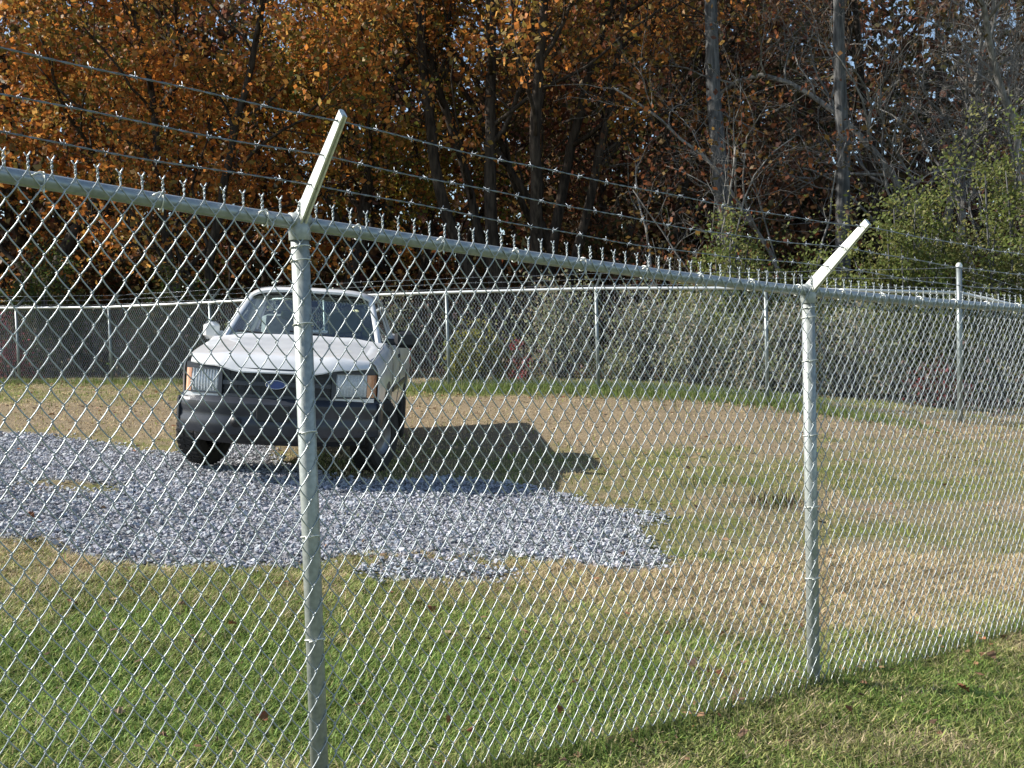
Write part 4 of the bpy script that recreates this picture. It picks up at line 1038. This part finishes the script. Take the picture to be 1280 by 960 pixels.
# pale bough on the orange oak is part of that tree; deeper trees stand in one dark row
rgb = random.Random(4)
for q in range(15):
    px = -260 + q * 118 + rgb.uniform(-30, 30)
    if 1030 < px < 1135: px += 110
    tree('dark %s-leaved tree standing deep in the wood behind the front row' % (('orange', 'rust', 'brown')[q % 3] if px < 800 else 'brown'), px, rgb.uniform(34, 43), rgb.uniform(12, 17), rgb.uniform(.12, .22), 300 + q, leaves=6000 if px < 850 else (3500 if px < 1100 else 1300), size=.21, pal=(ORANGE if q % 3 == 0 else RUST if q % 3 == 1 else BROWN) if px < 800 else BROWN, group='%s trees deep in the wood' % (('orange', 'rust', 'brown')[q % 3] if px < 800 else 'brown'), kids=(11, 4, 3), kid_from=.16, spread=.45, name='tree')
def far_wood():
    rg = np.random.default_rng(8); mb = MB(); C = []; Sz = []
    for q in range(112):
        Y = rg.uniform(45, 72); px = rg.uniform(-420, 1700) if q < 98 else rg.uniform(850, 1025); b = at(px, 300, Y); z = gz(b.x, b.y)
        gap = 1045 < px < 1125; thin = px > 1125
        H = rg.uniform(6, 9) if gap else rg.uniform(13, 20) if thin else rg.uniform(17, 25); r = rg.uniform(.12, .26)
        P = np.array([(b.x, b.y, z - .3), (b.x + rg.normal(0, .3), b.y, z + H * .5), (b.x + rg.normal(0, .7), b.y, z + H)])
        mb.tube(P, [r, r * .8, r * .3], 5)
        nl = 900 if not thin else 560
        hz = rg.random(nl) ** 1.2
        C.append(np.stack([b.x + rg.normal(0, 2.0, nl), b.y + rg.normal(0, 1.6, nl), z + .3 + hz * H], -1)); Sz.append(rg.uniform(.35, .75, nl))
    nl = 15000; px_ = rg.uniform(-420, 1700, nl); Y_ = rg.uniform(44, 70, nl)          # low brush closing the view under the trees
    C.append(np.stack([(px_ - 640) / 1300 * Y_, Y_, .6 + rg.random(nl) ** .8 * 7.5], -1)); Sz.append(rg.uniform(.4, .8, nl))
    C = np.concatenate(C); Sz = np.concatenate(Sz); n = len(C)
    V, F = quads(C, Sz, rg, 0, .7)
    pal = np.array(RUST + BROWN + BROWN + [(.06, .07, .02), (.08, .08, .025)]); c = np.repeat(pal[rg.integers(0, len(pal), n)] * rg.uniform(.45, .95, (n, 1)), 4, 0)
    root = empty('distant_wood', (0, 50, gz(0, 44))); tag(root, 'far dark mass of autumn wood behind the nearer trees', 'wood', kind='stuff')
    root_inv = np.array(root.location)
    t_ = mb.build('trunks', 'bark_dark', root, True); t_.location = tuple(-root_inv); t_['kind'] = 'stuff'
    o = obj('foliage', mesh_np('foliage', V, F, 'leaf', c), root, tuple(-root_inv)); o['kind'] = 'stuff'
far_wood()
# ------------------------------------------------------------------ bushes and thicket behind the back fence
def bush(label, px, Y, w, h, d, seed, pal=GREENS, leaves=7000, size=.075, stems=16, bark_='bark_grey', name='bush', cat='bush', group=None, shell=.5, base_py=None):
    rg = np.random.default_rng(seed); b = at(px, 400, Y); z = gz(b.x, b.y)
    root = empty(name, (b.x, b.y, z)); tag(root, label, cat, group)
    mb = MB(); tips = []
    for q in range(stems):
        a = rg.uniform(0, 2 * PI); rr = rg.uniform(.1, .95); hh = h * math.sqrt(max(.08, 1 - rr * rr)) * rg.uniform(.7, 1.05)
        e = np.array((math.cos(a) * rr * w / 2, math.sin(a) * rr * d / 2, hh)); s0 = np.array((e[0] * .25, e[1] * .25, -.1))
        mid = (s0 + e) / 2 + rg.normal(0, .12, 3) * w * .3
        f = np.linspace(0, 1, 6)[:, None]; P = s0 * (1 - f) ** 2 + 2 * mid * f * (1 - f) + e * f ** 2
        mb.tube(P, np.linspace(.018, .006, 6) * (1 + h * .2), 4); tips.append(P[2:])
        for j_ in range(3):
            k = rg.integers(2, 6); ee = P[k] + rg.normal(0, .18, 3) * np.array((w, d, h)) * .5; ee[2] = max(ee[2], .1)
            mb.tube([P[k], (P[k] + ee) / 2 + rg.normal(0, .05, 3), ee], [.006, .005, .003], 3, cap=False); tips.append(np.array([(P[k] + ee) / 2, ee]))
    mb.build('stem', bark_, root, True)
    # clumpy leaf volume: clump centres on and inside an uneven dome
    nc = max(14, int(w * h * 9)); u = rg.normal(size=(nc, 3)); u[:, 2] = np.abs(u[:, 2]); u /= np.linalg.norm(u, axis=1)[:, None]
    cc = u * rg.uniform(shell, 1.0, (nc, 1)) * np.array((w / 2, d / 2, h)) * rg.uniform(.8, 1.1, (nc, 1))
    cs = rg.uniform(.10, .26, nc) * min(1.2, h * .6)
    k = rg.integers(0, nc, leaves); C = cc[k] + rg.normal(0, 1, (leaves, 3)) * cs[k][:, None]
    m = leaves // 4; TP = np.concatenate(tips); C[:m] = TP[rg.integers(0, len(TP), m)] + rg.normal(0, .08, (m, 3))
    C[:, 2] = np.abs(C[:, 2]) + .03
    V, F = quads(C, rg.uniform(.6, 1.35, leaves) * size, rg, 0, .62)
    pal = np.array(pal); c = pal[np.clip((k * 7 % len(pal)) + rg.integers(-1, 2, leaves), 0, len(pal) - 1)] * rg.uniform(.7, 1.35, (leaves, 1))
    o = obj('foliage', mesh_np('foliage', V, F, 'leaf', np.repeat(c, 4, 0)), root); o['kind'] = 'stuff'
    return root
bush('tall green leafy bush past the corner post', 1262, 19.6, 4.8, 5.3, 2.6, 501, leaves=22000)
bush('rounded green bush beyond the second near post, left of the tallest bush', 1135, 19.4, 3.2, 3.8, 2.0, 502, leaves=17000)
bush('green bush trailing off past the short fence run', 1385, 20.6, 4.0, 4.4, 2.4, 503, leaves=16000)
bush('low green bush at the foot of the stout leaning trunk', 905, 20.2, 2.8, 3.1, 1.6, 504, leaves=12000)
bush('dull green bush at the foot of the straight grey trunk', 1020, 19.8, 2.2, 2.5, 1.5, 505, leaves=8000)
bush('dark green bush behind the far end of the back fence', 60, 26.2, 3.0, 3.2, 1.8, 506, pal=[(.05, .08, .02), (.07, .09, .025), (.09, .08, .03)], leaves=9000, size=.09)
bush('dark green bush behind the back fence near the truck cab', 215, 24.5, 2.4, 2.6, 1.6, 507, pal=[(.05, .08, .02), (.06, .08, .025), (.10, .08, .03)], leaves=7000, size=.09)
bush('yellow-green shrub behind the back fence just past the truck', 600, 19.9, 1.5, 1.2, .9, 508, pal=[(.24, .22, .04), (.16, .17, .04), (.10, .12, .03)], leaves=2600)
bush('small red-leaved shrub behind the middle of the back fence', 648, 19.4, .55, .75, .5, 509, pal=[(.26, .05, .05), (.18, .05, .04), (.10, .08, .04)], leaves=380, stems=6)
bush('small red-leaved shrub behind the fence left of the corner post', 1168, 17.6, .9, .95, .6, 510, pal=[(.22, .06, .06), (.16, .06, .05), (.12, .09, .05)], leaves=520, stems=8)
bush('purple-red shrub behind the far end of the back fence', 12, 24.9, 1.0, 1.5, .7, 511, pal=[(.24, .05, .07), (.16, .05, .06)], leaves=900, stems=9)
for q, (px, Y, w_, h_) in enumerate(((700, 20.2, 1.9, 1.9), (800, 19.6, 1.8, 1.8), (870, 19.0, 1.6, 1.5), (960, 18.6, 1.8, 1.6), (1060, 18.4, 1.9, 1.7), (480, 21.5, 2.0, 1.7), (330, 22.8, 2.2, 1.8))):
    bush('dull olive undergrowth bush in the line behind the back fence', px, Y, w_, h_, 1.1, 530 + q, pal=[(.26, .30, .15), (.30, .29, .17), (.22, .24, .14), (.32, .27, .19)], leaves=3000, group='undergrowth bushes along the back fence', size=.07)
def thicket():
    rg = np.random.default_rng(60); mb = MB(); C = []
    n = 1500
    for q in range(n):
        s = rg.uniform(-17, 11); x = s; y = 20.6 - .40 * s + abs(rg.normal(0, 1.3)) - (max(0, s - 4) * .25); z = gz(x, y)
        if s > 0 and rg.random() < .5: continue
        h = rg.uniform(.5, 1.7) * (.75 if s > 0 else 1); l = rg.normal(0, .3, 2)
        P = np.array([(x, y, z - .05), (x + l[0] * .4, y + l[1] * .4, z + h * .6), (x + l[0], y + l[1], z + h)])
        mb.tube(P, [.009, .007, .004], 3, cap=False)
        if rg.random() < .7:
            m_ = rg.integers(6, 22); f = rg.random((m_, 1)); C.append(P[0] * (1 - f) + P[2] * f + rg.normal(0, .13, (m_, 3)))
    C = np.concatenate(C); C[:, 2] = np.maximum(C[:, 2], ground_z(C[:, 0], C[:, 1]) + .02); n = len(C)
    V, F = quads(C, rg.uniform(.05, .11, n), rg, 0, .65)
    pal = np.array([(.20, .14, .12), (.24, .17, .14), (.17, .16, .10), (.18, .14, .15), (.13, .15, .065)]); c = np.repeat(pal[rg.integers(0, len(pal), n)] * rg.uniform(.7, 1.4, (n, 1)), 4, 0)
    root = empty('thicket', (0, 21, gz(0, 21))); tag(root, 'tangled brown undergrowth behind the back fence', 'undergrowth', kind='stuff')
    off = tuple(-np.array(root.location))
    t_ = mb.build('stems', 'bark_grey', root); t_.location = off; t_['kind'] = 'stuff'
    o = obj('foliage', mesh_np('foliage', V, F, 'leaf', c), root, off); o['kind'] = 'stuff'
thicket()

# understorey between the trees
rgu = random.Random(12)
for q in range(16):
    px = -230 + q * 108 + rgu.uniform(-35, 35)
    if 1050 < px < 1120: continue
    bush('brown-leaved understorey bush standing under the trees of the wood', px, rgu.uniform(28.5, 33), rgu.uniform(3.2, 4.6), rgu.uniform(2.6, 4.6), 2.2, 700 + q, pal=[(.14, .07, .03), (.20, .09, .035), (.10, .08, .03), (.07, .075, .025)], leaves=4200, size=.18, group='understorey bushes under the trees', bark_='bark_dark')
